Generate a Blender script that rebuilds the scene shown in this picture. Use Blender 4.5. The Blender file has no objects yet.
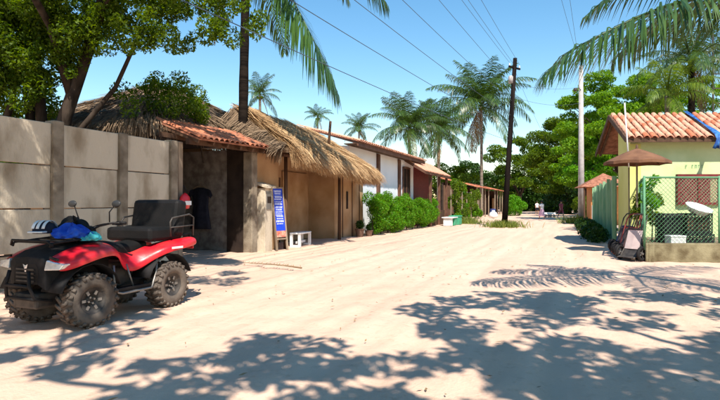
import bpy, math, random
import numpy as np
from mathutils import Vector, Matrix
R = math.radians
SC = bpy.context.scene
COL = SC.collection

# ------------------------------------------------------------------ camera
cam_d = bpy.data.cameras.new('camera')
cam = bpy.data.objects.new('camera', cam_d); COL.objects.link(cam)
cam_d.sensor_width = 36.0; cam_d.lens = 25.5
cam_d.clip_start = 0.05; cam_d.clip_end = 3000
cam.location = (0, 0, 1.5)
cam.rotation_euler = (R(90.34), 0, 0)
SC.camera = cam

# ------------------------------------------------------------------ sky + sun
SUN_EL = 53.0
SUN_AZ = 169.0          # clockwise from +Y: behind the camera, a little to its right
world = bpy.data.worlds.new('World'); SC.world = world; world.use_nodes = True
wn = world.node_tree; wn.nodes.clear()
sky = wn.nodes.new('ShaderNodeTexSky'); sky.sky_type = 'NISHITA'; sky.sun_disc = False
sky.sun_elevation = R(SUN_EL); sky.sun_rotation = R(SUN_AZ)
sky.altitude = 0; sky.air_density = 1.3; sky.dust_density = 0.0; sky.ozone_density = 1.6
bg = wn.nodes.new('ShaderNodeBackground'); bg.inputs['Strength'].default_value = 0.12
hs = wn.nodes.new('ShaderNodeHueSaturation'); hs.inputs['Saturation'].default_value = 1.3; hs.inputs['Hue'].default_value = 0.494
wo = wn.nodes.new('ShaderNodeOutputWorld')
wn.links.new(sky.outputs[0], hs.inputs['Color']); wn.links.new(hs.outputs[0], bg.inputs[0]); wn.links.new(bg.outputs[0], wo.inputs[0])
sun_d = bpy.data.lights.new('sun', 'SUN'); sun_d.energy = 5.0; sun_d.angle = R(0.55); sun_d.color = (1.0, 0.93, 0.83)
sun = bpy.data.objects.new('sun', sun_d); COL.objects.link(sun)
sv = Vector((math.sin(R(SUN_AZ))*math.cos(R(SUN_EL)), math.cos(R(SUN_AZ))*math.cos(R(SUN_EL)), math.sin(R(SUN_EL))))
sun.rotation_euler = sv.to_track_quat('Z', 'Y').to_euler(); sun.location = (0, -10, 30)
vs = SC.view_settings
vs.view_transform = 'Standard'; vs.look = 'None'; vs.exposure = 0.68; vs.gamma = 1.0; vs.use_curve_mapping = False
SC.cycles.use_denoising = True
SC.cycles.max_bounces = 6; SC.cycles.transparent_max_bounces = 8

# ------------------------------------------------------------------ frames
A = math.atan2(0.9285, 0.3714)                       # street direction
U = Vector((math.cos(A), math.sin(A), 0)); Wv = Vector((-math.sin(A), math.cos(A), 0))
F0 = Vector((-9.4, 0, 0))
def F(s, y=0, z=0): return F0 + U*s + Wv*y + Vector((0, 0, z))      # along the left frontage / into the lot

# ------------------------------------------------------------------ materials
MATS = {}
def mat(name, c1, c2=None, rough=0.7, scale=4.0, bump=0.0, bscale=None, metal=0.0, spec=0.22, island=False, detail=5.0, stretch=None, trans=0.0, c3=None, contrast=(0.35, 0.65), coat=0.0):
    if name in MATS: return MATS[name]
    m = bpy.data.materials.new(name); m.use_nodes = True; nt = m.node_tree; N = nt.nodes; L = nt.links
    b = N['Principled BSDF']; out = N['Material Output']
    b.inputs['Roughness'].default_value = rough; b.inputs['Metallic'].default_value = metal
    b.inputs['Specular IOR Level'].default_value = spec
    b.inputs['Coat Weight'].default_value = coat
    if c2 is None: c2 = tuple(x*0.8 for x in c1)
    tc = N.new('ShaderNodeTexCoord'); mp = N.new('ShaderNodeMapping')
    if stretch: mp.inputs['Scale'].default_value = stretch
    L.new(tc.outputs['Object'], mp.inputs[0])
    oi = N.new('ShaderNodeObjectInfo'); om = N.new('ShaderNodeVectorMath'); om.operation = 'SCALE'; om.inputs[0].default_value = (37.0, 53.0, 29.0)
    L.new(oi.outputs['Random'], om.inputs['Scale']); L.new(om.outputs[0], mp.inputs['Location'])
    nz = N.new('ShaderNodeTexNoise'); nz.inputs['Scale'].default_value = scale; nz.inputs['Detail'].default_value = detail
    L.new(mp.outputs[0], nz.inputs['Vector'])
    rp = N.new('ShaderNodeValToRGB'); rp.color_ramp.elements[0].position = contrast[0]; rp.color_ramp.elements[1].position = contrast[1]
    rp.color_ramp.elements[0].color = (*c1, 1); rp.color_ramp.elements[1].color = (*c2, 1)
    if c3 is not None:
        e = rp.color_ramp.elements.new(0.9); e.color = (*c3, 1)
    if island:
        g = N.new('ShaderNodeNewGeometry'); mx = N.new('ShaderNodeMath'); mx.operation = 'MULTIPLY_ADD'
        mx.inputs[1].default_value = 0.7; L.new(g.outputs['Random Per Island'], mx.inputs[0])
        m2 = N.new('ShaderNodeMath'); m2.operation = 'MULTIPLY'; m2.inputs[1].default_value = 0.3; L.new(nz.outputs[0], m2.inputs[0])
        L.new(m2.outputs[0], mx.inputs[2]); L.new(mx.outputs[0], rp.inputs[0])
        rp.color_ramp.elements[0].position = 0.15; rp.color_ramp.elements[1].position = 0.85
    else:
        L.new(nz.outputs[0], rp.inputs[0])
    L.new(rp.outputs[0], b.inputs['Base Color'])
    if bump:
        n2 = N.new('ShaderNodeTexNoise'); n2.inputs['Scale'].default_value = bscale or scale*6; n2.inputs['Detail'].default_value = 6
        L.new(mp.outputs[0], n2.inputs['Vector'])
        bp = N.new('ShaderNodeBump'); bp.inputs['Strength'].default_value = bump; bp.inputs['Distance'].default_value = 0.02
        L.new(n2.outputs[0], bp.inputs['Height']); L.new(bp.outputs[0], b.inputs['Normal'])
    if trans:
        t = N.new('ShaderNodeBsdfTranslucent'); hv = N.new('ShaderNodeHueSaturation')
        hv.inputs['Value'].default_value = 1.7; hv.inputs['Saturation'].default_value = 1.15; hv.inputs['Hue'].default_value = 0.485
        L.new(rp.outputs[0], hv.inputs['Color']); L.new(hv.outputs[0], t.inputs[0])
        ms = N.new('ShaderNodeMixShader'); ms.inputs[0].default_value = trans
        L.new(b.outputs[0], ms.inputs[1]); L.new(t.outputs[0], ms.inputs[2]); L.new(ms.outputs[0], out.inputs[0])
    MATS[name] = m
    return m

# ------------------------------------------------------------------ objects
def tag(o, label=None, cat=None, group=None, kind=None):
    if label: o['label'] = label
    if cat: o['category'] = cat
    if group: o['group'] = group
    if kind: o['kind'] = kind
    return o
def link(o, parent=None):
    COL.objects.link(o)
    if parent is not None: o.parent = parent
    return o
def thing(name, label, cat, loc=(0, 0, 0), rz=0.0, group=None, kind=None):
    o = bpy.data.objects.new(name, None); o.empty_display_size = 0.2
    o.location = loc; o.rotation_euler = (0, 0, rz); link(o)
    return tag(o, label, cat, group, kind)
def inst(name, mesh, parent, loc=None, mtx=None):
    o = bpy.data.objects.new(name, mesh); link(o, parent)
    if mtx is not None: o.matrix_local = mtx
    elif loc is not None: o.location = loc
    return o
def copy_tree(o, parent=None):
    c = o.copy(); link(c); c.parent = parent
    for ch in list(o.children): copy_tree(ch, c)
    return c

class MB:
    def __init__(s): s.v = []; s.f = []
    def add(s, verts, faces, M=None):
        n = len(s.v)
        s.v += [tuple(M @ Vector(p)) if M is not None else tuple(p) for p in verts]
        s.f += [tuple(i+n for i in f) for f in faces]; return s
    def box(s, x0, x1, y0, y1, z0, z1, M=None):
        v = [(x0,y0,z0),(x1,y0,z0),(x1,y1,z0),(x0,y1,z0),(x0,y0,z1),(x1,y0,z1),(x1,y1,z1),(x0,y1,z1)]
        return s.add(v, [(0,3,2,1),(4,5,6,7),(0,1,5,4),(1,2,6,5),(2,3,7,6),(3,0,4,7)], M)
    def bar(s, a, b, w, h, up=(0, 0, 1)):
        a = Vector(a); b = Vector(b); d = (b-a); l = d.length; d.normalize()
        upv = Vector(up)
        if abs(d.dot(upv)) > 0.97: upv = Vector((1, 0, 0))
        y = upv.cross(d).normalized(); z = d.cross(y)
        M = Matrix(((d.x,y.x,z.x,a.x),(d.y,y.y,z.y,a.y),(d.z,y.z,z.z,a.z),(0,0,0,1)))
        return s.box(0, l, -w/2, w/2, -h/2, h/2, M)
    def tube(s, pts, rad, seg=8, cap=True):
        pts = [Vector(p) for p in pts]; n = len(pts)
        if not isinstance(rad, (list, tuple)): rad = [rad]*n
        base = len(s.v); prev = None
        for i, p in enumerate(pts):
            t = (pts[min(i+1, n-1)] - pts[max(i-1, 0)]).normalized()
            if prev is None:
                ref = Vector((0, 0, 1)) if abs(t.z) < 0.9 else Vector((1, 0, 0))
                x = ref.cross(t).normalized()
            else:
                x = (prev - t*prev.dot(t)).normalized()
            prev = x; y = t.cross(x)
            for k in range(seg):
                a = 2*math.pi*k/seg
                s.v.append(tuple(p + (x*math.cos(a) + y*math.sin(a))*rad[i]))
        for i in range(n-1):
            for k in range(seg):
                k2 = (k+1) % seg
                s.f.append((base+i*seg+k, base+i*seg+k2, base+(i+1)*seg+k2, base+(i+1)*seg+k))
        if cap:
            s.f.append(tuple(base+k for k in reversed(range(seg))))
            s.f.append(tuple(base+(n-1)*seg+k for k in range(seg)))
        return s
    def lathe(s, prof, seg=24, M=None, closed=False):      # prof (r, h); axis z
        v = []; f = []; n = len(prof)
        for k in range(seg):
            a = 2*math.pi*k/seg; c, q = math.cos(a), math.sin(a)
            v += [(r*c, r*q, h) for r, h in prof]
        for k in range(seg):
            k2 = (k+1) % seg
            for i in range(n if closed else n-1):
                j = (i+1) % n
                f.append((k*n+i, k2*n+i, k2*n+j, k*n+j))
        return s.add(v, f, M)
    def grid(s, rows):                                  # rows of equally many points
        b = len(s.v); m = len(rows[0])
        for r in rows: s.v += [tuple(p) for p in r]
        for i in range(len(rows)-1):
            for j in range(m-1):
                s.f.append((b+i*m+j, b+i*m+j+1, b+(i+1)*m+j+1, b+(i+1)*m+j))
        return s
    def mesh(s, name, m, smooth=False):
        me = bpy.data.meshes.new(name); me.from_pydata(s.v, [], s.f); me.update()
        if m is not None: me.materials.append(m)
        if smooth: me.polygons.foreach_set('use_smooth', [True]*len(me.polygons))
        return me
    def build(s, name, m, parent=None, smooth=False, bevel=0, solid=0, sub=0, loc=None, rot=None):
        o = bpy.data.objects.new(name, s.mesh(name, m, smooth or sub > 0)); link(o, parent)
        if loc is not None: o.location = loc
        if rot is not None: o.rotation_euler = rot
        if solid:
            md = o.modifiers.new('solid', 'SOLIDIFY'); md.thickness = solid; md.offset = -1
        if sub:
            md = o.modifiers.new('sub', 'SUBSURF'); md.levels = sub; md.render_levels = sub
        if bevel:
            md = o.modifiers.new('bevel', 'BEVEL'); md.width = bevel; md.segments = 2; md.limit_method = 'ANGLE'
        return o

def np_mesh(name, verts, quads, m, smooth=False):
    me = bpy.data.meshes.new(name); nv = len(verts); nf = len(quads); k = quads.shape[1]
    me.vertices.add(nv); me.vertices.foreach_set('co', np.ascontiguousarray(verts, dtype=np.float32).ravel())
    me.loops.add(nf*k); me.loops.foreach_set('vertex_index', np.ascontiguousarray(quads, dtype=np.int32).ravel())
    me.polygons.add(nf); me.polygons.foreach_set('loop_start', np.arange(0, nf*k, k, dtype=np.int32))
    me.polygons.foreach_set('loop_total', np.full(nf, k, dtype=np.int32))
    if smooth: me.polygons.foreach_set('use_smooth', np.ones(nf, dtype=bool))
    me.update(calc_edges=True); me.validate()
    if m is not None: me.materials.append(m)
    return me

# ------------------------------------------------------------------ palette
M_sand = None
M_conc = mat('weathered_concrete', (0.29,0.225,0.15), (0.56,0.48,0.365), 0.9, 2.2, 0.6, 30, contrast=(0.3,0.52), stretch=(1,1,.45), detail=9)
M_post = mat('stained_concrete_post', (0.15,0.115,0.08), (0.30,0.25,0.185), 0.9, 3.0, 0.6, 30)
M_plaster = mat('cream_plaster', (0.33,0.19,0.09), (0.45,0.29,0.16), 0.9, 1.3, 0.3, 25)
M_white = mat('white_plaster', (0.78,0.79,0.82), (0.85,0.86,0.88), 0.85, 0.9, 0.2, 20)
M_brownpaint = mat('brown_paint', (0.10,0.045,0.03), (0.16,0.08,0.05), 0.6, 3, 0.2)
M_wood = mat('dark_wood', (0.06,0.03,0.018), (0.12,0.065,0.037), 0.75, 5, 0.5, 20, stretch=(1,1,0.15))
M_wood2 = mat('grey_wood', (0.20,0.145,0.10), (0.32,0.25,0.18), 0.8, 5, 0.5, 20, stretch=(1,1,0.15))
M_orange = mat('orange_door_wood', (0.44,0.17,0.05), (0.56,0.25,0.09), 0.6, 4, 0.3, 20, stretch=(1,1,0.1))
M_tileA = mat('clay_tile_red', (0.42,0.125,0.06), (0.56,0.205,0.11), 0.8, 5, 0.3, 40)
M_tileB = mat('clay_tile_pale', (0.56,0.27,0.17), (0.66,0.36,0.24), 0.8, 5, 0.3, 40)
M_tileC = mat('clay_tile_sooty', (0.20,0.075,0.045), (0.40,0.17,0.10), 0.85, 6, 0.3, 40)
M_thatch = mat('straw_thatch', (0.33,0.195,0.095), (0.70,0.48,0.255), 0.85, 8, island=True, c3=(0.80,0.60,0.36))
M_thatch_old = mat('old_thatch', (0.10,0.066,0.042), (0.29,0.20,0.125), 0.9, 8, island=True)  # aged straw, deepened with the tree shade over the hut put into its colour
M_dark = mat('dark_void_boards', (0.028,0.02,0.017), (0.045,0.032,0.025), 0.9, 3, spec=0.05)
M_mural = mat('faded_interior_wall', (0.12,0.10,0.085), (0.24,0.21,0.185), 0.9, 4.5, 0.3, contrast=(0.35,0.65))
M_trunk = mat('tree_bark', (0.028,0.021,0.017), (0.07,0.052,0.04), 0.9, 5, 0.8, 22, stretch=(1,1,0.35), spec=0.05)
M_ptrunk = mat('palm_bark', (0.12,0.09,0.07), (0.25,0.20,0.155), 0.9, 4, 0.6, 18, stretch=(0.5,0.5,4))
M_ptrunkd = mat('dark_palm_bark', (0.009,0.007,0.006), (0.024,0.018,0.014), 0.9, 4, 0.6, 18, stretch=(0.5,0.5,4), spec=0.04)  # darker copy of palm bark: crown shade on the gateway palm put into the colour
M_leaf = mat('leaf_mid', (0.032,0.078,0.006), (0.145,0.22,0.015), 0.5, 1.0, island=True, trans=0.45)
M_leafd = mat('leaf_dark', (0.013,0.040,0.006), (0.045,0.10,0.013), 0.45, 1.0, island=True, trans=0.22)
M_leafl = mat('leaf_bright', (0.05,0.20,0.008), (0.15,0.37,0.018), 0.5, 1.0, island=True, trans=0.4)
M_leafv = mat('leaf_feathery', (0.06,0.17,0.010), (0.20,0.36,0.022), 0.5, 1.0, island=True, trans=0.42)
M_palm = mat('palm_leaflet', (0.02,0.055,0.010), (0.085,0.15,0.024), 0.38, 1.0, island=True, trans=0.30, spec=0.6)
M_palmd = mat('palm_leaflet_dark', (0.018,0.055,0.012), (0.075,0.15,0.03), 0.34, 1.0, island=True, trans=0.26, spec=0.6)
M_palmy = mat('palm_leaflet_yellow', (0.05,0.11,0.015), (0.17,0.24,0.03), 0.45, 1.0, island=True, trans=0.35)
M_dry = mat('dry_palm_leaf', (0.20,0.13,0.07), (0.34,0.24,0.13), 0.8, 1.0, island=True)
M_rachis = mat('palm_stalk', (0.16,0.15,0.05), (0.24,0.21,0.08), 0.5, 4)
M_grass = mat('verge_grass', (0.09,0.14,0.02), (0.24,0.27,0.06), 0.7, 1.0, island=True, trans=0.3)
M_red = mat('red_plastic', (0.64,0.010,0.022), (0.52,0.045,0.04), 0.36, 5, spec=0.45, coat=0.12, detail=9, contrast=(0.45,0.75), bump=0.08)
M_black = mat('black_plastic', (0.010,0.009,0.009), (0.018,0.016,0.016), 0.7, 8, 0.1, spec=0.2)
M_vinyl = mat('black_vinyl', (0.007,0.007,0.007), (0.011,0.01,0.01), 0.6, 6, 0.15, 60, spec=0.2)
M_rubber = mat('dusty_tyre', (0.075,0.058,0.047), (0.15,0.12,0.097), 0.9, 6, 0.3, 40)
M_steel = mat('painted_steel_dark', (0.045,0.04,0.038), (0.09,0.078,0.068), 0.5, 10, metal=0.3)
M_alu = mat('dull_aluminium', (0.24,0.22,0.20), (0.32,0.30,0.28), 0.5, 6, metal=0.7)
M_chrome = mat('lamp_glass', (0.62,0.62,0.62), (0.8,0.8,0.8), 0.15, 20, metal=0.6)
M_green = mat('green_fence_paint', (0.20,0.36,0.19), (0.30,0.46,0.27), 0.7, 2.5, 0.2, 30, stretch=(1,1,0.4))
M_lime = mat('pale_green_wall', (0.43,0.52,0.24), (0.56,0.63,0.34), 0.88, 1.3, 0.3, 25, detail=9, contrast=(0.25,0.55))
M_yel = mat('yellow_green_wall', (0.55,0.55,0.16), (0.62,0.62,0.22), 0.85, 0.8, 0.2, 25)
M_burg = mat('burgundy_paint', (0.13,0.018,0.02), (0.19,0.03,0.03), 0.55, 5, 0.2)
M_blue = mat('blue_tarp', (0.012,0.04,0.20), (0.05,0.20,0.48), 0.6, 7)
M_bluecloth = mat('blue_cloth', (0.015,0.05,0.36), (0.03,0.12,0.55), 0.7, 12)
M_teal = mat('teal_cloth', (0.03,0.33,0.40), (0.10,0.45,0.40), 0.7, 12)
M_whitep = mat('white_plastic', (0.78,0.78,0.77), (0.70,0.69,0.67), 0.45, 5)
M_signblue = mat('sign_blue', (0.012,0.045,0.50), (0.02,0.07,0.60), 0.5, 5)
M_print = mat('white_print', (0.52,0.58,0.86), (0.62,0.67,0.9), 0.6, 5)
M_redish = mat('faded_red_print', (0.50,0.10,0.07), (0.6,0.35,0.25), 0.6, 14)
M_pole = mat('creosote_pole', (0.008,0.006,0.006), (0.02,0.015,0.013), 0.9, 4, 0.6, 25, stretch=(1,1,0.1), spec=0.04)
M_cpole = mat('concrete_pole', (0.36,0.33,0.31), (0.47,0.44,0.42), 0.9, 3, 0.3, 25)
M_wire = mat('cable_grey', (0.06,0.09,0.12), (0.08,0.11,0.14), 0.6, 5)
M_mossy = mat('mossy_concrete', (0.11,0.085,0.045), (0.27,0.235,0.14), 0.95, 3.0, 0.6, 25)
M_wiregreen = mat('green_wire', (0.10,0.26,0.14), (0.14,0.32,0.17), 0.6, 5)
M_parasol = mat('brown_canvas', (0.16,0.075,0.042), (0.235,0.115,0.062), 0.85, 4, 0.2, trans=0.12)
M_pink = mat('pink_cloth', (0.66,0.36,0.46), (0.76,0.50,0.58), 0.8, 8)
M_whitecloth = mat('white_cloth', (0.72,0.68,0.68), (0.78,0.75,0.74), 0.8, 8)
M_skin = mat('skin', (0.33,0.17,0.105), (0.38,0.20,0.13), 0.55, 8)
M_hair = mat('dark_hair', (0.016,0.011,0.009), (0.03,0.02,0.015), 0.5, 8)
M_maroon = mat('maroon_cloth', (0.16,0.03,0.05), (0.22,0.05,0.07), 0.8, 8)
M_navy = mat('dark_navy_cloth', (0.012,0.014,0.026), (0.02,0.022,0.036), 0.85, 8)
M_terr = mat('terracotta_pot', (0.13,0.075,0.05), (0.19,0.11,0.075), 0.85, 6)
M_crate = mat('black_crate_plastic', (0.018,0.017,0.019), (0.03,0.03,0.03), 0.5, 6)
M_fruit = mat('brown_contents', (0.22,0.10,0.05), (0.34,0.17,0.085), 0.8, 14)
M_greenbox = mat('green_plastic', (0.05,0.30,0.16), (0.07,0.36,0.20), 0.5, 5)
M_mirror = mat('mirror_back', (0.03,0.03,0.03), (0.04,0.04,0.04), 0.4, 5)
M_boneblue = mat('dark_blue_paint', (0.03,0.05,0.16), (0.05,0.07,0.22), 0.5, 5)
M_tank = mat('pale_tank', (0.72,0.74,0.76), (0.8,0.81,0.82), 0.5, 3)
# ================================================================== ground
def make_ground():
    m = bpy.data.materials.new('sand'); m.use_nodes = True; nt = m.node_tree; N = nt.nodes; L = nt.links
    b = N['Principled BSDF']; b.inputs['Roughness'].default_value = 0.95; b.inputs['Specular IOR Level'].default_value = 0.2
    tc = N.new('ShaderNodeTexCoord')
    mp = N.new('ShaderNodeMapping'); mp.inputs['Rotation'].default_value = (0, 0, -A); mp.inputs['Scale'].default_value = (1, 1, 1)
    L.new(tc.outputs['Object'], mp.inputs[0])
    mp2 = N.new('ShaderNodeMapping'); mp2.inputs['Scale'].default_value = (0.12, 1.6, 1); L.new(mp.outputs[0], mp2.inputs[0])
    n1 = N.new('ShaderNodeTexNoise'); n1.inputs['Scale'].default_value = 1.6; n1.inputs['Detail'].default_value = 7; L.new(mp2.outputs[0], n1.inputs['Vector'])
    n2 = N.new('ShaderNodeTexNoise'); n2.inputs['Scale'].default_value = 0.45; n2.inputs['Detail'].default_value = 6; L.new(mp.outputs[0], n2.inputs['Vector'])
    n3 = N.new('ShaderNodeTexNoise'); n3.inputs['Scale'].default_value = 38; n3.inputs['Detail'].default_value = 5; L.new(mp.outputs[0], n3.inputs['Vector'])
    n4 = N.new('ShaderNodeTexNoise'); n4.inputs['Scale'].default_value = 7; n4.inputs['Detail'].default_value = 8; n4.inputs['Roughness'].default_value = 0.65; L.new(mp.outputs[0], n4.inputs['Vector'])
    r1 = N.new('ShaderNodeValToRGB'); r1.color_ramp.elements[0].position = 0.34; r1.color_ramp.elements[1].position = 0.62
    r1.color_ramp.elements[0].color = (0.52,0.345,0.25,1); r1.color_ramp.elements[1].color = (0.68,0.47,0.35,1)
    L.new(n1.outputs[0], r1.inputs[0])
    r2 = N.new('ShaderNodeValToRGB'); r2.color_ramp.elements[0].position = 0.35; r2.color_ramp.elements[1].position = 0.7
    r2.color_ramp.elements[0].color = (0.67,0.465,0.345,1); r2.color_ramp.elements[1].color = (0.65,0.435,0.33,1)
    L.new(n2.outputs[0], r2.inputs[0])
    mx = N.new('ShaderNodeMix'); mx.data_type = 'RGBA'; mx.inputs[0].default_value = 0.55
    L.new(r2.outputs[0], mx.inputs[6]); L.new(r1.outputs[0], mx.inputs[7])
    r4 = N.new('ShaderNodeValToRGB'); r4.color_ramp.elements[0].position = 0.30; r4.color_ramp.elements[1].position = 0.46
    r4.color_ramp.elements[0].color = (0.82,0.79,0.76,1); r4.color_ramp.elements[1].color = (1,1,1,1)
    L.new(n4.outputs[0], r4.inputs[0])
    mm = N.new('ShaderNodeMix'); mm.data_type = 'RGBA'; mm.blend_type = 'MULTIPLY'; mm.inputs[0].default_value = 0.8
    L.new(mx.outputs[2], mm.inputs[6]); L.new(r4.outputs[0], mm.inputs[7])
    L.new(mm.outputs[2], b.inputs['Base Color'])
    ad = N.new('ShaderNodeMath'); ad.operation = 'MULTIPLY_ADD'; ad.inputs[1].default_value = 0.35; L.new(n3.outputs[0], ad.inputs[0])
    a2 = N.new('ShaderNodeMath'); a2.operation = 'ADD'; L.new(n4.outputs[0], a2.inputs[0]); L.new(n1.outputs[0], a2.inputs[1]); L.new(a2.outputs[0], ad.inputs[2])
    vo = N.new('ShaderNodeTexVoronoi'); vo.feature = 'SMOOTH_F1'; vo.inputs['Scale'].default_value = 2.6; vo.inputs['Randomness'].default_value = 1.0
    wp = N.new('ShaderNodeMix'); wp.data_type = 'RGBA'; wp.inputs[0].default_value = 0.12; L.new(mp.outputs[0], wp.inputs[6]); L.new(n4.outputs['Color'], wp.inputs[7]); L.new(wp.outputs[2], vo.inputs['Vector'])
    vr = N.new('ShaderNodeMapRange'); vr.inputs['From Min'].default_value = 0.0; vr.inputs['From Max'].default_value = 0.22; vr.inputs['To Min'].default_value = 0.0; vr.inputs['To Max'].default_value = 0.55; L.new(vo.outputs['Distance'], vr.inputs['Value'])
    a3 = N.new('ShaderNodeMath'); a3.operation = 'ADD'; L.new(ad.outputs[0], a3.inputs[0]); L.new(vr.outputs[0], a3.inputs[1]); ad = a3
    bp = N.new('ShaderNodeBump'); bp.inputs['Strength'].default_value = 0.6; bp.inputs['Distance'].default_value = 0.03
    L.new(ad.outputs[0], bp.inputs['Height']); L.new(bp.outputs[0], b.inputs['Normal'])
    xs = np.concatenate([[-900,-400,-200,-100,-60,-40,-25,-16], np.arange(-12, 14, 0.14), np.arange(14, 40, 0.6), [45,60,100,200,400,900]])
    ys = np.concatenate([[-300,-100,-40,-20,-10,-5,-2,0,1,2], np.arange(2.6, 16, 0.12), np.arange(16, 32, 0.3), np.arange(32, 80, 1.0), [85,100,130,200,400,900,1500]])
    X, Y = np.meshgrid(xs, ys)
    t = (X+9.4)*0.9285 - Y*0.3714           # metres out from the frontage
    s = (X+9.4)*0.3714 + Y*0.9285
    Z = 0.008*np.sin(1.3*X+0.7*Y)*np.sin(0.9*Y-0.5*X) + 0.006*np.sin(3.1*X-1.9*Y+1)+0.005*np.sin(5.3*X+4.1*Y)*np.sin(2.2*Y)
    rng = np.random.default_rng(5)
    for k in range(60):                    # many small random humps and footprints
        fx, fy, ph = rng.normal(0, 6), rng.normal(0, 6), rng.uniform(0, 6.28)
        Z += 0.0016*np.sin(fx*X+fy*Y+ph)
    for c, w, d in ((2.1,0.14,0.022),(3.6,0.14,0.022),(4.3,0.13,0.016),(5.9,0.13,0.016),(7.2,0.16,0.018),(8.7,0.15,0.018)):
        cc = c + 0.25*np.sin(s*0.17+c*2) + 0.06*np.sin(s*0.9+c)
        d = d*1.4; Z += -d*np.exp(-((t-cc)/w)**2) + d*0.55*np.exp(-((t-cc-0.25)/0.12)**2) + d*0.5*np.exp(-((t-cc+0.25)/0.12)**2)
    Z += 0.05*np.clip((1.0-t)/1.0, 0, 1)*np.clip((40-Y)/10, 0, 1)*(0.6+0.4*np.sin(s*1.7))*(Y > 0)*(X > -30)
    far = (np.abs(X) > 40) | (Y > 80) | (Y < -2)
    Z = np.where(far, 0, Z) - 0.012
    h, w = X.shape
    V = np.stack([X.ravel(), Y.ravel(), Z.ravel()], 1)
    idx = np.arange(h*w).reshape(h, w)
    Q = np.stack([idx[:-1,:-1].ravel(), idx[:-1,1:].ravel(), idx[1:,1:].ravel(), idx[1:,:-1].ravel()], 1)
    o = bpy.data.objects.new('ground', np_mesh('ground', V, Q, m, True)); link(o)
    tag(o, 'pale pinkish sand road with faint wheel tracks', 'ground', kind='structure')
make_ground()

# ================================================================== generic builders
TILE_V = []; TILE_F = []
def _tile():
    seg = 6; v = []; f = []
    for j, (yy, r, dz) in enumerate(((0.0, 0.095, 0.0), (0.43, 0.075, 0.02))):
        for k in range(seg+1):
            a = math.pi*k/seg
            v.append((-r*math.cos(a), yy, r*0.72*math.sin(a)+dz))
    for k in range(seg+1):                       # front lip
        a = math.pi*k/seg; v.append((-0.08*math.cos(a), 0.0, 0.08*0.72*math.sin(a)))
    for k in range(seg):
        f.append((k, k+1, seg+2+k, seg+1+k))
        f.append((2*seg+2+k, 2*seg+3+k, k+1, k))
    return v, f
TILE_V, TILE_F = _tile()
TILE_MESH = {}
def tile_mesh(m):
    if m.name not in TILE_MESH: TILE_MESH[m.name] = MB().add(TILE_V, TILE_F).mesh('tile', m, True)
    return TILE_MESH[m.name]
def frame_mtx(o, u, v):
    u = Vector(u).normalized(); v = Vector(v); v = (v - u*u.dot(v)).normalized(); n = u.cross(v); o = Vector(o)
    return Matrix(((u.x,v.x,n.x,o.x),(u.y,v.y,n.y,o.y),(u.z,v.z,n.z,o.z),(0,0,0,1)))
def tiled(parent, o, udir, vdir, lu, lv, pitch=0.22, mats=(M_tileA, M_tileB, M_tileC), seed=1, single=True, sheetmat=None, skew=0.0):
    """clay tile field: o = eave corner, udir along eave, vdir up the slope"""
    rnd = random.Random(seed); u = Vector(udir).normalized(); v = Vector(vdir).normalized()
    n = u.cross(v).normalized(); o = Vector(o)
    nu = int(lu/pitch); nv = max(1, int(round(lv/0.36))); dv = lv/nv; du = lu/nu
    sh = MB(); a = o; b = o+u*lu; c = b+v*lv; d = o+v*lv
    sh.add([a,b,c,d], [(0,1,2,3)]); sh.add([p-n*0.04 for p in (a,b,c,d)], [(3,2,1,0)])
    sh.f += [(0,4,5,1),(1,5,6,2),(2,6,7,3),(3,7,4,0)]
    sheet = sh.build('roof_deck', sheetmat or M_tileC, parent)
    jm = MB()
    for i in range(nu):
        for j in range(nv):
            p = o + u*(du*(i+0.5)+rnd.uniform(-.012,.012)) + v*(dv*j-0.05+rnd.uniform(-.015,.015)) + n*(0.012+rnd.uniform(0,.008))
            uu = (u + v*rnd.uniform(-.04,.04)).normalized()
            M = frame_mtx(p, uu - v*uu.dot(v), v)
            if single:
                inst('tile', tile_mesh(rnd.choice(mats)), sheet, mtx=M)
            else: jm.add(TILE_V, TILE_F, M)
    if not single:
        t = jm.build('tiles', mats[0], sheet, smooth=True); t['kind'] = 'stuff'
    return sheet

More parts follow.
